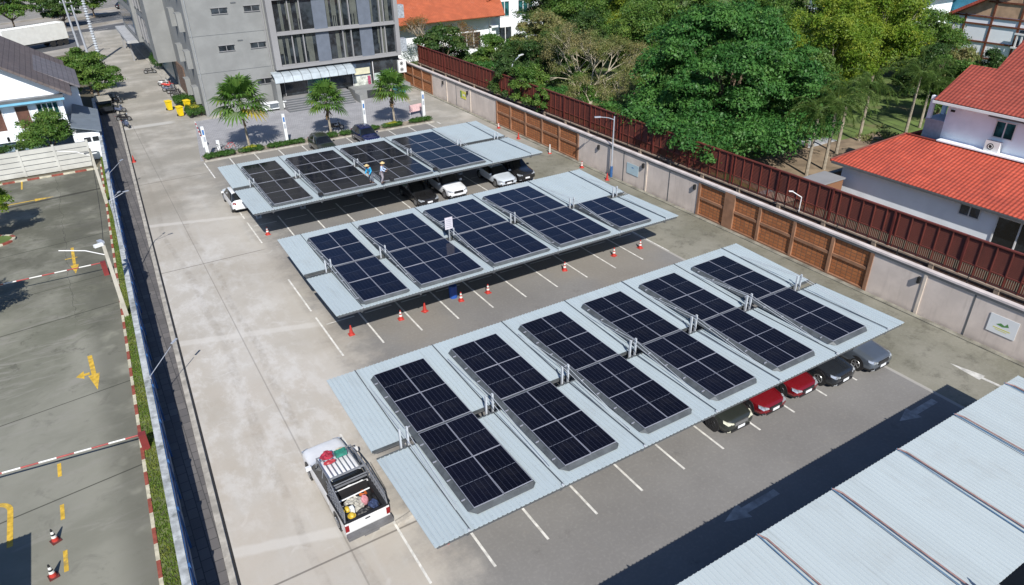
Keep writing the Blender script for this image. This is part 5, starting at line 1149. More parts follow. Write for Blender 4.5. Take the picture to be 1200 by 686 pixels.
for lab, x, y, pt, kd in (('white saloon on the far carriageway at the top left', -1.3, 219.5, MWHITE, SEDAN), ('blue-grey car on the far carriageway by the top edge', -9.5, 243, MGREY, SUV), ('black car on the pale road near the grey building', 16, 213, MBLACK, SUV)):
    car('passing_car', lab, kd, pt, (x, y, 0), R(122), group='cars on the highway')
van = thing('pickup_bed_canopy', 'small grey canopied pickup parked between the wall and the scooters', 'pickup', (2.35, 101.6, 0), R(2)); 
MB().box(-.75, .75, -1.6, 1.6, .5, 1.0).build('body', MDARK, van); MB().box(-.85, .85, -1.7, 1.2, 1.75, 1.85).build('canopy_roof', mat('dusty_beige', (.34, .32, .27), .8, var=.2), van); MB().box(-.8, -.7, -1.5, 1.0, 1.0, 1.75).box(.7, .8, -1.5, 1.0, 1.0, 1.75).build('side_screen', CGLASS, van); MB().box(-.8, .8, 1.2, 2.6, .5, 1.3).build('cab', MDARK, van)
for s in (-1, 1):
    for y in (-1.0, 1.7): MB().cyl((s * .6, y, .32), (s * .8, y, .32), .32, n=12).build('wheel', TYRE, van)
# steel lattice mast and concrete poles by the lane
r = thing('cable_mast', 'tall pole bundled with white cable clips beside the trees by the highway', 'pole', (4.6, 139, 0), 0); MB().cyl((0, 0, 0), (0, 0, 12), .22, .16, 10).build('pole', LG, r)
cl = MB()
for k in range(30): cl.torus((0, 0, .6 + k * .38), .24, .07, 'Z', 10, 5)
cl.build('clip', mat('clip_pale', (.55, .60, .64), .5, var=.2), r)
for i, (x, y, h) in enumerate(((2.3, 150, 9), (3.2, 143, 8.5))):
    r = thing('power_pole', ('leaning concrete power pole by the highway, left of the cable mast', 'shorter dark power pole hard beside the cable mast')[i], 'pole', (x, y, 0), 0, 'power poles by the highway')
    MB().cyl((0, 0, 0), (-.3, 0, h), .2, .14, 8).build('post', LG, r); MB().box(-1.0, 1.0, -.06, .06, h - .8, h - .65).build('crossarm', DSTEEL, r)
    for s in (-.8, 0, .8): MB().cyl((s, 0, h - .65), (s, 0, h - .4), .06, n=6).build('insulator', WS, r)
r = thing('garden_lamp', 'thin curved grey lamp rising from the bushes by the orange-roofed house', 'street lamp', (46.6, 76.5, 0)); MB().tube([(0, 0, 0), (0, 0, 3.9), (.6, .3, 4.9), (2.2, 1.2, 5.4)], .06).build('pole', LG, r); MB().obox((2.4, 1.3, 5.42), (.9, .25, .1), rz=R(27)).build('lamp_head', WS, r)
r = thing('fence_lamp', 'bent white lamp arm standing behind the maroon fence coping', 'lamp', (42.1, 29.3, 2.6)); MB().tube([(0, 0, 0), (0, 0, 1.1), (-.5, .5, 1.5)], .035).build('pole', WSTEEL, r); MB().obox((-.55, .55, 1.5), (.3, .12, .06), rz=R(-45)).build('lamp_head', WSTEEL, r)

# ---------------------------------------------------------------- two workers
def skin_fig(name, verts, edges, radii, m, parent, root_i=0, sub=2):
    me = bpy.data.meshes.new(name); me.from_pydata(verts, edges, []); me.materials.append(m); o = bpy.data.objects.new(name, me); COL.objects.link(o); o.parent = parent
    sk = o.modifiers.new('skin', 'SKIN'); sk.use_smooth_shade = True
    if not me.skin_vertices: 
        me.attributes.new
    bm = bmesh.new(); bm.from_mesh(me); lay = bm.verts.layers.skin.verify(); bm.verts.ensure_lookup_table()
    for v, r_ in zip(bm.verts, radii): v[lay].radius = r_ if isinstance(r_, tuple) else (r_, r_)
    bm.verts[root_i][lay].use_root = True; bm.to_mesh(me); bm.free()
    o.modifiers.new('sub', 'SUBSURF').levels = sub; return o
SKIN = mat('skin_tan', (.30, .17, .11), .6, var=.05); HAIR = mat('hair_black', (.01, .009, .008), .7)
def person(label, loc, rz, shirt, trousers, hat, bend=0.0, reach=.5, hatcol=None):
    root = thing('person', label, 'person', loc, rz, 'workers on the farthest carport')
    b = bend; sy = -math.sin(b); cy = math.cos(b)
    def up(z, y=0, x=0): dz = z - .92; return (x, y * cy + sy * dz, .92 + cy * dz + y * math.sin(b))
    V = [(0, 0, .92), up(1.12), up(1.32), up(1.45), up(1.53, -.01), up(1.60, -.03), up(1.68, -.03),
         (.10, 0, .88), (.12, -.05, .50), (.12, .02, .09), (.13, -.12, .04), (-.10, 0, .88), (-.13, -.09, .50), (-.14, .06, .09), (-.15, -.08, .04),
         up(1.42, 0, .17), up(1.17, -.08, .23), up(1.10, -.08 - reach * .5, .20), up(1.09, -.14 - reach * .6, .19), up(1.42, 0, -.17), up(1.17, -.08, -.23), up(1.10, -.08 - reach * .5, -.19), up(1.09, -.14 - reach * .6, -.18)]
    E = [(0, 1), (1, 2), (2, 3), (3, 4), (4, 5), (5, 6), (0, 7), (7, 8), (8, 9), (9, 10), (0, 11), (11, 12), (12, 13), (13, 14), (3, 15), (15, 16), (16, 17), (17, 18), (3, 19), (19, 20), (20, 21), (21, 22)]
    Rr = [(.15, .11), (.14, .10), (.16, .11), (.12, .09), .055, .085, .075, .09, .06, .042, .035, .09, .06, .042, .035, .055, .042, .032, .03, .055, .042, .032, .03]
    body = skin_fig('body', V, E, Rr, SKIN, root)
    idx = [0, 1, 2, 3, 15, 16, 17, 19, 20, 21]
    mp = {a: i for i, a in enumerate(idx)}
    skin_fig('shirt', [V[i] for i in idx], [(mp[a], mp[c]) for a, c in E if a in mp and c in mp], [(.175, .135), (.165, .125), (.185, .13), (.14, .11), .075, .062, .052, .075, .062, .052], shirt, root)
    idx = [0, 7, 8, 9, 11, 12, 13]; mp = {a: i for i, a in enumerate(idx)}
    skin_fig('trousers', [V[i] for i in idx], [(mp[a], mp[c]) for a, c in E if a in mp and c in mp], [(.165, .125), .11, .082, .065, .11, .082, .065], trousers, root)
    h = Vector(up(1.66, -.035))
    MB().ball((h.x, h.y, h.z + .02), (.12, .14, .12), 14, 8).cyl((h.x, h.y, h.z + .0), (h.x, h.y, h.z + .02), .20, n=18).build('hat', hat, root)
    MB().ball((h.x, h.y + .02, h.z - .04), (.088, .098, .10), 12, 8).build('hair', HAIR, root)
    for s in (-1, 1): MB().box(s * .13 - .05, s * .13 + .05, -.2, .08, 0, .08).build('shoe', BTRIM, root)
    return root
person('worker in a bright blue shirt and cream sun hat bending over the far carport roof', (18.05, 51.15, 3.02), R(-60), mat('shirt_blue', (.02, .33, .60), .8, var=.1), mat('trousers_grey', (.12, .13, .16), .9), mat('hat_cream', (.60, .45, .22), .8), R(30), .7)
person('worker in a pale blue shirt and cream sun hat standing on the far carport edge', (18.75, 50.62, 3.02), R(55), mat('shirt_pale_blue', (.42, .52, .72), .8, var=.08), mat('trousers_pale_grey', (.28, .26, .29), .9), mat('hat_cream', (.6, .45, .22), .8), R(8), .5)
for i, (x, y, lab) in enumerate(((13.72, 50.75, 'black cable reel at the left joint of the far carport edge'), (19.6, 50.8, 'black tool bag on the far carport just right of the workers'), (23.6, 51.0, 'black box on the far carport edge above the white SUV'))):
    o = MB().box(-.16, .16, -.12, .12, 0, .22).cyl((-.1, 0, .22), (.1, 0, .22), .05).build('tool_case', BTRIM, loc=(x, y, 3.03)); tag(o, lab, 'tool case')
# ---------------------------------------------------------------- vegetation
def leaf_mesh(name, clumps, n, size, m, seed=0, flat=.0, up=.35, inner=.55, aspect=.55, bendy=.35):
    """many small bent leaf faces spread through clumps (c, r3)"""
    g = np.random.default_rng(seed); cl = np.array([c for c in clumps], float)       # cx,cy,cz,rx,ry,rz
    wgt = (cl[:, 3] * cl[:, 4]) ** .9; wgt *= .45 + .9 * g.random(len(cl)); wgt /= wgt.sum()
    k = g.choice(len(cl), n, p=wgt); d = g.normal(size=(n, 3)); d /= np.linalg.norm(d, axis=1)[:, None]
    d[:, 2] = np.where(d[:, 2] < -.35, -d[:, 2] * .6, d[:, 2])
    rr = inner + (1 - inner) * g.random(n) ** .6; rr *= 1 + .18 * g.normal(size=n) * (g.random(n) < .3)
    ph = g.random((3, 3)) * 6.3
    rr *= 1 + .13 * (np.sin(5 * d[:, 0] + ph[0, 0] + k) + np.sin(6 * d[:, 1] + ph[0, 1] + 2 * k) + np.sin(7 * d[:, 2] + 3 * k))
    P = cl[k, :3] + d * cl[k, 3:] * rr[:, None]
    nr = d * .8 + g.normal(size=(n, 3)) * .55; nr[:, 2] += up; nr /= np.linalg.norm(nr, axis=1)[:, None]
    a = g.normal(size=(n, 3)); u = np.cross(nr, a); u /= np.linalg.norm(u, axis=1)[:, None]; v = np.cross(nr, u)
    s = size * (.45 + 1.1 * g.random(n) ** 1.5)[:, None]
    bend = nr * s * bendy
    q = np.stack([P - u * s, P + v * s * aspect - bend * .0, P + u * s - bend, P - v * s * aspect], axis=1).reshape(-1, 3)
    me = bpy.data.meshes.new(name); me.vertices.add(4 * n); me.vertices.foreach_set('co', q.ravel())
    me.loops.add(4 * n); me.loops.foreach_set('vertex_index', np.arange(4 * n, dtype=np.int32)); me.polygons.add(n)
    me.polygons.foreach_set('loop_start', np.arange(0, 4 * n, 4, dtype=np.int32)); me.update(calc_edges=True); me.materials.append(m)
    return me
BARK = mat('bark', (.16, .12, .085), .95, var=.35, scale=3, bump=.5); BARKW = mat('bleached_bark', (.42, .37, .28), .95, var=.2, scale=4); BARKP = mat('pale_bark', (.30, .26, .20), .95, var=.25, scale=4, bump=.3)
def make_crown(seed, rx, ry, rz, cz, ncl, k=.33, lowcut=-.5):
    rnd = random.Random(seed); cl = []
    for i in range(ncl):
        while True:
            d = Vector((rnd.gauss(0, 1), rnd.gauss(0, 1), rnd.gauss(.15, 1))).normalized()
            if d.z > lowcut: break
        f = rnd.uniform(.45, .92); r_ = k * rnd.uniform(.6, 1.25); cl.append((d.x * rx * f, d.y * ry * f, cz + d.z * rz * f, rx * r_, ry * r_, rz * r_ * .8))
    return cl
def tree(name, label, loc, r, rz_, cz, ncl, nleaf, size, leaf, group=None, bark=BARK, tr=.25, seed=1, k=.33, cat='tree', limbs=9, lowcut=-.5, inner=.55, extra=None, lean=(0, 0)):
    root = thing(name, label, cat, (loc[0], loc[1], 0), 0, group)
    cl = make_crown(seed, r, r, rz_, cz, ncl, k, lowcut)
    t = MB(); rnd = random.Random(seed); fork = Vector((lean[0], lean[1], max(cz - rz_ * .7, cz * .35)))
    t.cyl((0, 0, 0), fork * .5 + Vector((rnd.uniform(-.1, .1), .1, 0)), tr, tr * .85, 8); t.cyl(fork * .5 + Vector((0, .1, 0)), fork, tr * .85, tr * .7, 8)
    for c in cl[:limbs]:
        p = Vector(c[:3]); m_ = fork.lerp(p, .55) + Vector((rnd.uniform(-.3, .3), rnd.uniform(-.3, .3), .2)) * (r * .15); t.cyl(fork, m_, tr * .5, tr * .28, 6); t.cyl(m_, p, tr * .28, tr * .1, 5)
        for q in range(3): t.cyl(m_.lerp(p, .3 * q), p + Vector((rnd.uniform(-1, 1), rnd.uniform(-1, 1), rnd.uniform(-.3, 1))) * c[3] * .9, tr * .12, tr * .04, 4)
    t.build('trunk', bark, root)
    me = leaf_mesh('crown', cl, nleaf, size, leaf, seed, inner=inner); o = bpy.data.objects.new('crown', me); COL.objects.link(o); o.parent = root
    return root
LF_DEEP = leafmat('leaf_deep_green', (.035, .12, .025), (.065, .19, .04), (.10, .24, .05))
LF_LIME = leafmat('leaf_lime', (.11, .20, .02), (.19, .30, .03), (.28, .34, .04), .4)
LF_MID = leafmat('leaf_mid_green', (.055, .13, .022), (.10, .20, .035), (.15, .24, .045))
LF_DARK = leafmat('leaf_dark_green', (.028, .075, .018), (.06, .12, .03), (.09, .15, .035))
LF_DRY = leafmat('leaf_dry_olive', (.13, .17, .045), (.22, .25, .08), (.29, .25, .12))
LF_RUST = leafmat('leaf_rust', (.16, .09, .035), (.22, .13, .06), (.20, .16, .05))
# the big broad tree overhanging the fence
cl = make_crown(11, 8.4, 8.2, 6.8, 7.4, 170, .18, -.85) + [(-5.5, -7.5, 4.6, 2.0, 2.0, 1.6), (-7.0, -3, 4.4, 2.0, 2.2, 1.7), (-7.0, 3.5, 5.0, 2.2, 2.2, 1.8), (-7.6, 0.5, 3.6, 1.8, 2.0, 1.6), (1, -8.4, 4.0, 2.2, 2.0, 1.9), (-8.4, -7.2, 4.0, 1.3, 1.6, 1.3), (4, -8.0, 3.6, 2.2, 2.0, 1.9), (-2, -7.8, 3.4, 2.4, 2, 1.9), (-5, -5, 3, 2.4, 2.4, 2.0), (-6, 4.5, 3.2, 2.0, 2.0, 1.8), (0, -5, 3, 3, 2.6, 2.2), (-4.5, 1, 3.0, 2.6, 3, 2.2), (5.5, -5.5, 3.0, 2.4, 2.4, 2.2), (-11.0, -6.5, 4.6, 1.6, 1.8, 1.3), (-10.6, -3.0, 5.0, 1.8, 2.0, 1.5), (-10.8, -9.0, 4.0, 1.2, 1.3, 1.0), (-10.2, 1.0, 4.8, 1.7, 1.9, 1.5), (-9.6, -5.0, 3.6, 1.6, 2.2, 1.5)]
root = thing('broadleaf_tree', 'huge deep green tree spreading over the maroon fence in the upper middle', 'tree', (53.7, 47.8, 0))
t = MB(); t.cyl((0, 0, 0), (.2, -.2, 3.2), .5, .38, 12)
rnd = random.Random(5)
for c in cl[:26]: p = Vector(c[:3]); m_ = Vector((.2, -.2, 3.2)).lerp(p, .5) + Vector((0, 0, .5)); t.cyl((.2, -.2, 3.2), m_, .22, .12, 6); t.cyl(m_, p, .12, .04, 5)
t.build('trunk', BARK, root)
o = bpy.data.objects.new('crown', leaf_mesh('crown', cl, 210000, .13, LF_DEEP, 3, inner=.6, up=.45)); COL.objects.link(o); o.parent = root
# leafless spreading tree
def bare_tree(label, loc, h, spread, seed, leaf, nleaf, group=None, bark=BARKP, n0=7, r0=.3):
    root = thing('sparse_tree', label, 'tree', (loc[0], loc[1], 0), 0, group); rnd = random.Random(seed); t = MB(); tips = []
    t.cyl((0, 0, 0), (0, 0, h * .22), r0, r0 * .8, 8)
    def grow(p, d, l, r_, depth):
        q = p + d * l; t.cyl(p, q, r_, r_ * .6, 5 if depth < 2 else 4, cap=False)
        if depth >= 4: tips.append(q); return
        for _ in range(3 if depth < 3 else 4):
            nd = (d + Vector((rnd.gauss(0, .42), rnd.gauss(0, .42), rnd.gauss(.08, .3)))).normalized(); grow(q, nd, l * rnd.uniform(.6, .85), r_ * .58, depth + 1)
    for i in range(n0):
        a = 2 * math.pi * i / n0 + rnd.uniform(-.3, .3); d = Vector((math.cos(a) * spread, math.sin(a) * spread, rnd.uniform(.35, 1.0))).normalized(); grow(Vector((0, 0, h * .22)), d, h * .30, r0 * .42, 1)
    t.build('trunk', bark, root); g = np.random.default_rng(seed)
    T = [tips[i] for i in g.choice(len(tips), min(len(tips), 240), replace=False)]
    me = leaf_mesh('crown', [(p.x, p.y, p.z, .9, .9, .8) for p in T], int(nleaf * 1.6), .065, leaf, seed, inner=.1); o = bpy.data.objects.new('crown', me); COL.objects.link(o); o.parent = root
    return root
bare_tree('sparse olive-brown tree with bare pale branches behind the maroon fence', (54.6, 70.5, 0), 9.6, 1.05, 3, LF_DRY, 34000, n0=9, bark=BARKW)
bare_tree('half-bare rust-tinged tree hanging over the maroon fence left of the big tree', (49.5, 62.0, 0), 6.2, 1.15, 8, LF_DRY, 16000, n0=8, bark=BARKW)
bare_tree('half-bare tree with rust-brown tips beside the grey building', (48.0, 99.5, 0), 8.5, .9, 13, LF_RUST, 8000)
tree('bushy_tree', 'grey-green bushy tree between the grey building and the orange-roofed house', (46.3, 94.5), 4.0, 3.2, 3.8, 22, 12000, .16, LF_DARK, 'trees behind the fence', seed=21)
bgs = [('green shrub tree leaning over the fence in front of the orange-roofed house', 52.0, 89.5, 3.0, 2.4, 2.8, LF_MID, 22), ('dark shrub tree behind the fence below the curved garden lamp', 50.8, 82.5, 2.9, 2.6, 3.0, LF_DARK, 23),
 ('round green bush hanging over the fence top where the fence falls into shade', 42.9, 66.8, 2.4, 2.2, 3.8, LF_MID, 24), ('dark bush spilling over the fence beside the round green one', 43.2, 71.5, 2.2, 2.0, 3.8, LF_DARK, 66), ('small bush creeping over the fence coping by the orange blocks', 42.4, 62.6, 1.3, 1.3, 3.3, LF_MID, 67), ('green tree right of the white gable house', 66.5, 97.5, 5.0, 4.5, 5.0, LF_DARK, 25),
 ('tall green tree at the top edge behind the sparse olive tree', 67.5, 91.0, 5.0, 5.0, 6.0, LF_MID, 26), ('yellow-green tree at the top edge left of the huge deep green tree', 79, 92, 5.5, 5.0, 6.0, LF_LIME, 27),
 ('mid green tree on the top edge right behind the huge tree', 89, 92, 6.5, 5.0, 6.5, LF_MID, 28), ('lime green tall tree immediately right of the huge deep green tree', 83.0, 56.5, 5.2, 5.6, 6.0, LF_LIME, 29),
 ('bright lime tree with a pale trunk above the lawn', 88.5, 54.8, 5.2, 5.2, 6.2, LF_LIME, 30), ('dark green tall tree at the top edge above the lime trees', 107.5, 65.0, 5.4, 5.5, 7.0, LF_DEEP, 31),
 ('mixed green tree left of the timbered house', 99.5, 54.5, 5.0, 3.8, 4.2, LF_MID, 32), ('olive green tree in front of the timbered house wall', 98, 49.5, 2.6, 2.0, 2.4, LF_DRY, 33),
 ('mid green tree behind the lime trees at the top edge', 95, 70, 5.5, 5.0, 6.0, LF_MID, 34), ('small green tree under the sparse olive tree', 49.5, 66.0, 2.4, 2.0, 2.2, LF_MID, 35), ('dark green tree in the shade left of the sparse olive tree', 52.5, 77.5, 3.4, 3.0, 3.6, LF_DARK, 36),
 ('low green tree between the palms and the dark red roof', 83, 42.5, 3.2, 2.6, 3.2, LF_MID, 37), ('green tree between the timbered house and the dark red roof', 92.5, 43.5, 3.2, 2.6, 2.8, LF_DARK, 38), ('leafy tree filling behind the foxtail palms', 74, 50.5, 4.4, 4.2, 5.4, LF_LIME, 39),
 ('green tree behind the huge deep green tree, right side of its top', 78, 66, 6, 5, 7, LF_MID, 40), 
 ('far green tree along the top edge above the sparse olive tree', 84, 110, 8, 6, 7, LF_DARK, 43), ('far green tree along the top edge above the yellow-green tree', 100, 112, 8, 6, 8, LF_MID, 44),
 ('olive tree between the orange-roofed house and the tall green tree', 58.5, 87.5, 4.0, 3.6, 4.2, LF_DRY, 45), ('dark tree tucked behind the sparse olive tree, left of it', 60, 80, 4.2, 4, 4.6, LF_DARK, 46), ('mid green tree tucked behind the sparse olive tree, right of it', 63.5, 72.5, 4.6, 4.4, 5.4, LF_MID, 47),
 ('green tree between the sparse olive tree and the top edge', 73, 82, 5, 4.6, 6, LF_MID, 48), ('lime tree in the gap right of the huge tree, low down', 73.5, 57, 4.2, 4.2, 5, LF_LIME, 49), ('dark green tree in the gap above the lawn', 98, 61, 5, 4.6, 5.6, LF_DARK, 50), ('mid green tree behind the first foxtail palms', 67, 48.5, 3.2, 3.2, 4.4, LF_MID, 91), ('bushy tree just right of the huge tree, above the bare soil', 62, 43.8, 2.4, 2.4, 4.2, LF_DEEP, 92), ('low dark tree at the far edge of the lawn', 90, 49.5, 3.4, 2.8, 3.2, LF_DARK, 59)]
for lab, x, y, r_, rz_, cz, lf, sd_ in bgs:
    n = int(7500 * r_) ; tree('leafy_tree', lab, (x, y), r_, rz_ * 1.25, cz + .4, int(30 + r_ * 6), n, .085 + .009 * r_, lf, 'trees behind the fence', bark=BARKP if lf is LF_LIME else BARK, tr=.12 + .03 * r_, seed=sd_, k=.27, lowcut=-.9)
for i, (x, y, r_) in enumerate(((45.0, 91.5, 1.6), (45.4, 86.5, 1.8), (45.6, 82.0, 2.0), (45.4, 77.0, 1.8), (45.3, 73, 2.1), (45.2, 64.5, 2.2), (45.6, 60.5, 2.4), (46.5, 55.5, 2.4), (48.0, 58.5, 2.6), (49, 76, 2.4), (56, 65, 2.6), (58, 92, 2.6), (50, 95, 2.2), (60, 60, 2.8), (48, 52, 2.4), (60, 53, 2.6), (64, 50, 2.4))):
    tree('understorey_bush', 'leafy understorey bush massed with its neighbours in the shade behind the maroon fence', (x, y), r_, 1.7, 2.2 + .3 * (i % 3), 16, int(3800 * r_), .10, (LF_DARK, LF_MID, LF_DEEP)[i % 3], 'understorey bushes behind the fence', tr=.08, seed=200 + i, k=.36, lowcut=-.9, cat='bush')
# trees on the left
tree('roadside_tree', 'bushy green tree overhanging the lane between the villa and the scooters', (2.2, 106.5), 3.0, 2.2, 3.2, 26, 14000, .12, LF_MID, 'trees along the lane', seed=51, tr=.15)
tree('roadside_tree', 'green tree behind the tiled side roof of the villa', (1.6, 114.0), 3.0, 2.2, 3.2, 24, 12000, .13, LF_MID, 'trees along the lane', seed=52, tr=.15)
tree('roadside_tree', 'green tree at the foot of the power poles', (1.2, 124.0), 2.9, 2.0, 2.8, 20, 9000, .13, LF_MID, 'trees along the lane', seed=53, tr=.15)
tree('garden_tree', 'dense round green tree in front of the white villa behind the cream wall', (-3.7, 82.3), 2.6, 2.3, 2.9, 34, 18000, .09, LF_MID, seed=54, tr=.14, k=.36)
tree('garden_tree', 'small dark shrub between the villa and the cream wall', (-7.0, 82.3), 1.8, 1.2, 1.6, 12, 5000, .09, LF_DARK, seed=55, tr=.1)
tree('island_tree', 'bright green tree at the left edge on a kerbed island', (-8.7, 63.2), 2.3, 2.2, 3.0, 22, 12000, .10, LF_LIME, seed=56, tr=.12)
tree('island_tree', 'tree left of the frame shading the middle of the left car park', (-10.4, 48.5), 2.3, 2.2, 3.2, 20, 8000, .12, LF_LIME, seed=57, tr=.12)
for lab, x, y, r_, cz, sd_ in (('tree on the highway median at the far left corner', -7.5, 183, 5.2, 5, 61), ('low tree mass on the highway median beside the white saloon', 1.5, 187, 3.8, 3, 62), ('tree on the median just left of the cable mast top', 8.0, 199, 4.2, 3.6, 63), ('tree on the median at the top edge', -.5, 203, 3.2, 3.6, 64)):
    tree('median_tree', lab, (x, y), r_, r_ * .7, cz, 24, 9000, .22, LF_MID if sd_ % 2 else LF_DARK, 'trees on the highway median', seed=sd_, tr=.2)
# ---------------------------------------------------------------- fan palms
PG = leafmat('palm_green', (.05, .13, .02), (.10, .20, .03), (.13, .23, .05), .35); PY = leafmat('palm_yellow', (.35, .30, .03), (.45, .36, .05), (.30, .22, .05), .35); PBR = leafmat('palm_dead', (.16, .10, .05), (.22, .14, .08), (.12, .08, .04), .2)
def fan_palm(label, loc, h, R_, nl, seed, yellow=4):
    root = thing('fan_palm', label, 'palm', (loc[0], loc[1], 0), 0, 'fan palms along the hedge'); rnd = random.Random(seed)
    t = MB(); t.cyl((0, 0, 0), (.06, 0, .5), .17, .12, 10); t.cyl((.06, 0, .5), (.0, .03, h * .62), .12, .11, 10); t.cyl((0, .03, h * .62), (0, 0, h), .16, .12, 10)
    t.build('trunk', BARKP, root)
    dead = MB()
    for i in range(26):
        a = rnd.uniform(0, 6.28); z = rnd.uniform(h * .62, h * .98); d = Vector((math.cos(a), math.sin(a), 0)); p = Vector((0, 0, z)) + d * .12; q = p + d * rnd.uniform(.15, .4) + Vector((0, 0, -rnd.uniform(.3, .7))); s_ = d.cross(Vector((0, 0, 1))) * .1
        dead.add([p - s_ * .4, p + s_ * .4, q + s_, q - s_], [(0, 1, 2, 3)])
    dead.build('dead_skirt', PBR, root)
    mb = MB()
    for i in range(nl):
        f = i / nl; el = R(82 - 112 * f + rnd.uniform(-8, 8)); az = i * 2.399 + rnd.uniform(-.2, .2); mb.mat(1 if f > 1 - yellow / nl else 0)
        d = Vector((math.cos(az) * math.cos(el), math.sin(az) * math.cos(el), math.sin(el))); pet = R_ * rnd.uniform(.42, .55)
        base = Vector((0, 0, h)); c = base + d * pet + Vector((0, 0, -.08 * pet * (1 - math.sin(el)))); side = d.cross(Vector((0, 0, 1)))
        if side.length < .1: side = Vector((1, 0, 0))
        side.normalize(); upv = side.cross(d).normalized(); mb.cyl(base, c, .025, .018, 4, cap=False)
        nb = 15; L = R_ * rnd.uniform(.54, .68)
        for k in range(nb):
            th = R(-115 + 230 * k / (nb - 1)); bd = (d * math.cos(th) + side * math.sin(th)).normalized(); ll = L * (1 - .25 * abs(th) / 2.0); w_ = .052 * R_ / 2.4 * 1.3
            pv = bd.cross(upv).normalized(); droop = Vector((0, 0, -1)) * ll * rnd.uniform(.16, .34)
            a0 = c; a1 = c + bd * ll * .6 + upv * .06 + droop * .15; a2 = c + bd * ll * .95 + droop
            mb.add([a0, a1 - pv * w_ * 1.5, a1 + pv * w_ * 1.5, a2], [(0, 1, 2), (1, 3, 2)])
    mb.build('crown', [PG, PY], root); return root
fan_palm('tallest fan palm with brown skirt standing nearest the grey plain wall', (13.75, 75.6), 5.1, 3.1, 32, 1, 2)
fan_palm('middle fan palm with yellowed lower fronds in front of the entrance steps', (22.6, 75.6), 3.9, 2.5, 28, 2, 2)
fan_palm('right-hand fan palm with yellow fronds in front of the posters', (30.2, 75.6), 4.2, 2.5, 28, 3, 3)
LF_FOX = leafmat('leaf_foxtail', (.07, .14, .03), (.13, .21, .05), (.16, .24, .06), .4)
# foxtail palms in the garden
def fox_palm(label, loc, h, R_, seed, nf=22):
    root = thing('foxtail_palm', label, 'palm', (loc[0], loc[1], 0), 0, 'foxtail palms in the garden'); rnd = random.Random(seed); MB().cyl((0, 0, 0), (.1, .05, h), .17, .12, 8).build('trunk', BARKP, root)
    mb = MB()
    for i in range(nf):
        az = i * 2.399 + rnd.uniform(-.3, .3); el = R(rnd.uniform(20, 75)); p = Vector((.1, .05, h)); v = Vector((math.cos(az) * math.cos(el), math.sin(az) * math.cos(el), math.sin(el))); st = R_ / 7
        for s_ in range(9):
            q = p + v * st; mb.cyl(p, q, .02, .015, 3, cap=False)
            for k in range(7):
                c = p.lerp(q, k / 7)
                for _ in range(3):
                    dd = Vector((rnd.gauss(0, 1), rnd.gauss(0, 1), rnd.gauss(0, 1))); dd = (dd - v * dd.dot(v) * .6).normalized(); ll = .42 * (1 - abs(s_ - 4) * .08); e = c + dd * ll + Vector((0, 0, -.18)); pv = dd.cross(v).normalized() * .03; mb.add([c - pv, c + pv, e], [(0, 1, 2)])
            p = q; v = (v + Vector((0, 0, -.26))).normalized()
    mb.build('crown', LF_FOX, root); return root
for lab, x, y, h, r_, sd_ in (('foxtail palm nearest the maroon fence with a leaning grey trunk', 55.2, 38.4, 5.6, 2.6, 71), ('foxtail palm second from the fence, its plumes drooping over bare soil', 57.8, 38.5, 6.0, 2.8, 72), ('foxtail palm beside the pale terrace', 62.9, 40.9, 5.8, 2.8, 73), ('foxtail palm just behind the pale terrace', 68.3, 42.2, 5.6, 2.8, 74), ('dark-trunked foxtail palm alone on the lawn above the red roof peak', 75.0, 41.2, 6.2, 3.3, 75), ('foxtail palm behind the dark-trunked one near the grey balcony', 78.0, 41.5, 4.5, 2.8, 77)): fox_palm(lab, (x, y), h, r_, sd_)
tree('small_tree', 'small twiggy yellowish tree beside the red roof peak', (62.5, 36.6), 2.2, 1.4, 2.4, 14, 1300, .09, LF_DRY, seed=78, tr=.07, limbs=12)
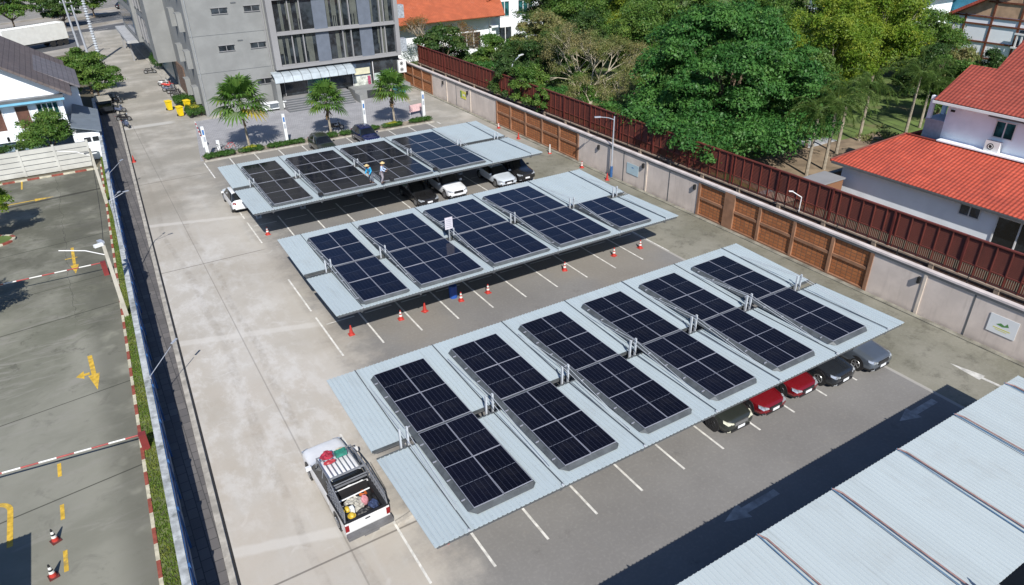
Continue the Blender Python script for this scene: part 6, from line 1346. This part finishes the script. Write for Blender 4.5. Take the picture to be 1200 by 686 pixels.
# ---------------------------------------------------------------- hedges
HG = leafmat('hedge_green', (.035, .10, .015), (.07, .16, .025), (.05, .12, .02)); HY = leafmat('hedge_yellow', (.30, .32, .03), (.42, .42, .05), (.25, .30, .04))
def hedge(label, x0, x1, y0, y1, h, yellow=False, group='clipped hedges and bushes along the bed', z0=.08):
    cx_, cy_ = (x0 + x1) / 2, (y0 + y1) / 2; root = thing('hedge' if x1 - x0 > 2.3 else 'clipped_bush', label, 'hedge' if x1 - x0 > 2.3 else 'bush', (cx_, cy_, 0), 0, group); n = max(1, int((x1 - x0) / .55)); cl = []
    for i in range(n): cl.append((-(x1 - x0) / 2 + (x1 - x0) * (i + .5) / n, 0, z0 + h * .5, (x1 - x0) / n * .75, (y1 - y0) * .6, h * .55))
    o = bpy.data.objects.new('foliage', leaf_mesh('foliage', cl, int(1500 * (x1 - x0) * (y1 - y0) * 1.3), .055, HG, int(x0 * 10), inner=.75)); COL.objects.link(o); o.parent = root
    if yellow: o = bpy.data.objects.new('yellow_top', leaf_mesh('yellow_top', [(0, 0, z0 + h * .9, (x1 - x0) * .33, (y1 - y0) * .33, h * .3)], 900, .06, HY, 7, inner=.3)); COL.objects.link(o); o.parent = root
    st = MB()
    for i in range(n): x = -(x1 - x0) / 2 + (x1 - x0) * (i + .5) / n; st.cyl((x, 0, 0), (x, 0, h * .6), .05, .03, 5)
    st.build('stems', BARK, root)
for a in (('first clipped hedge around the left banner post', 9.2, 12.1, 74.3, 75.15, .55), ('yellow-topped bush at the foot of the tallest fan palm', 12.6, 14.9, 74.3, 75.1, .55, True), ('long clipped hedge between the first and middle palms', 15.5, 19.3, 74.3, 75.1, .5), ('small bush right of the matt black SUV', 21.8, 23.0, 74.3, 75.1, .6), ('small bush left of the navy car', 23.4, 24.6, 74.3, 75.0, .55), ('small bush right of the navy car', 26.9, 27.8, 74.3, 75.1, .55),
          ('yellow-topped bush at the foot of the right-hand fan palm', 28.5, 30.7, 74.4, 75.2, .5, True), ('clipped hedge at the last banner post', 31.9, 34.4, 74.4, 75.2, .55)): hedge(*a)
for lab, x0, x1, y0, y1, h, yl in (('dark leafy hedge at the corner of the grey building in front of the bins', 10.6, 12.6, 92.3, 94.6, 1.2, True), ('dark leafy hedge between the scooters and the yellow bins', 10.3, 12.5, 98.6, 101.0, 1.3, False), ('green climber clump on the flank of the grey building', 11.3, 12.4, 124.5, 128.5, 2.4, False)): hedge(lab, x0, x1, y0, y1, h, yl, 'shrubs beside the grey building', 0)
# kerbed island at the left edge
mb = MB(); n = 24
for i in range(n):
    a, b = 2 * math.pi * i / n, 2 * math.pi * (i + 1) / n; mb.mat((i // 2) % 2); p = lambda t_, r_: (-8.9 + math.cos(t_) * r_ * 1.3, 63.0 + math.sin(t_) * r_ * .9)
    q = [p(a, 1.15), p(b, 1.15), p(b, 1.33), p(a, 1.33)]; mb.add([(x, y, .16) for x, y in q] + [(x, y, 0) for x, y in q], [(0, 1, 2, 3), (2, 3, 7, 6), (0, 1, 5, 4)])
struct('island_kerb', mb, [RK, WK]); struct('island_lawn', MB().add([(-8.9 + math.cos(2 * math.pi * i / 24) * 1.5, 63 + math.sin(2 * math.pi * i / 24) * 1.03, .12) for i in range(24)], [tuple(range(24))]), LAWN)
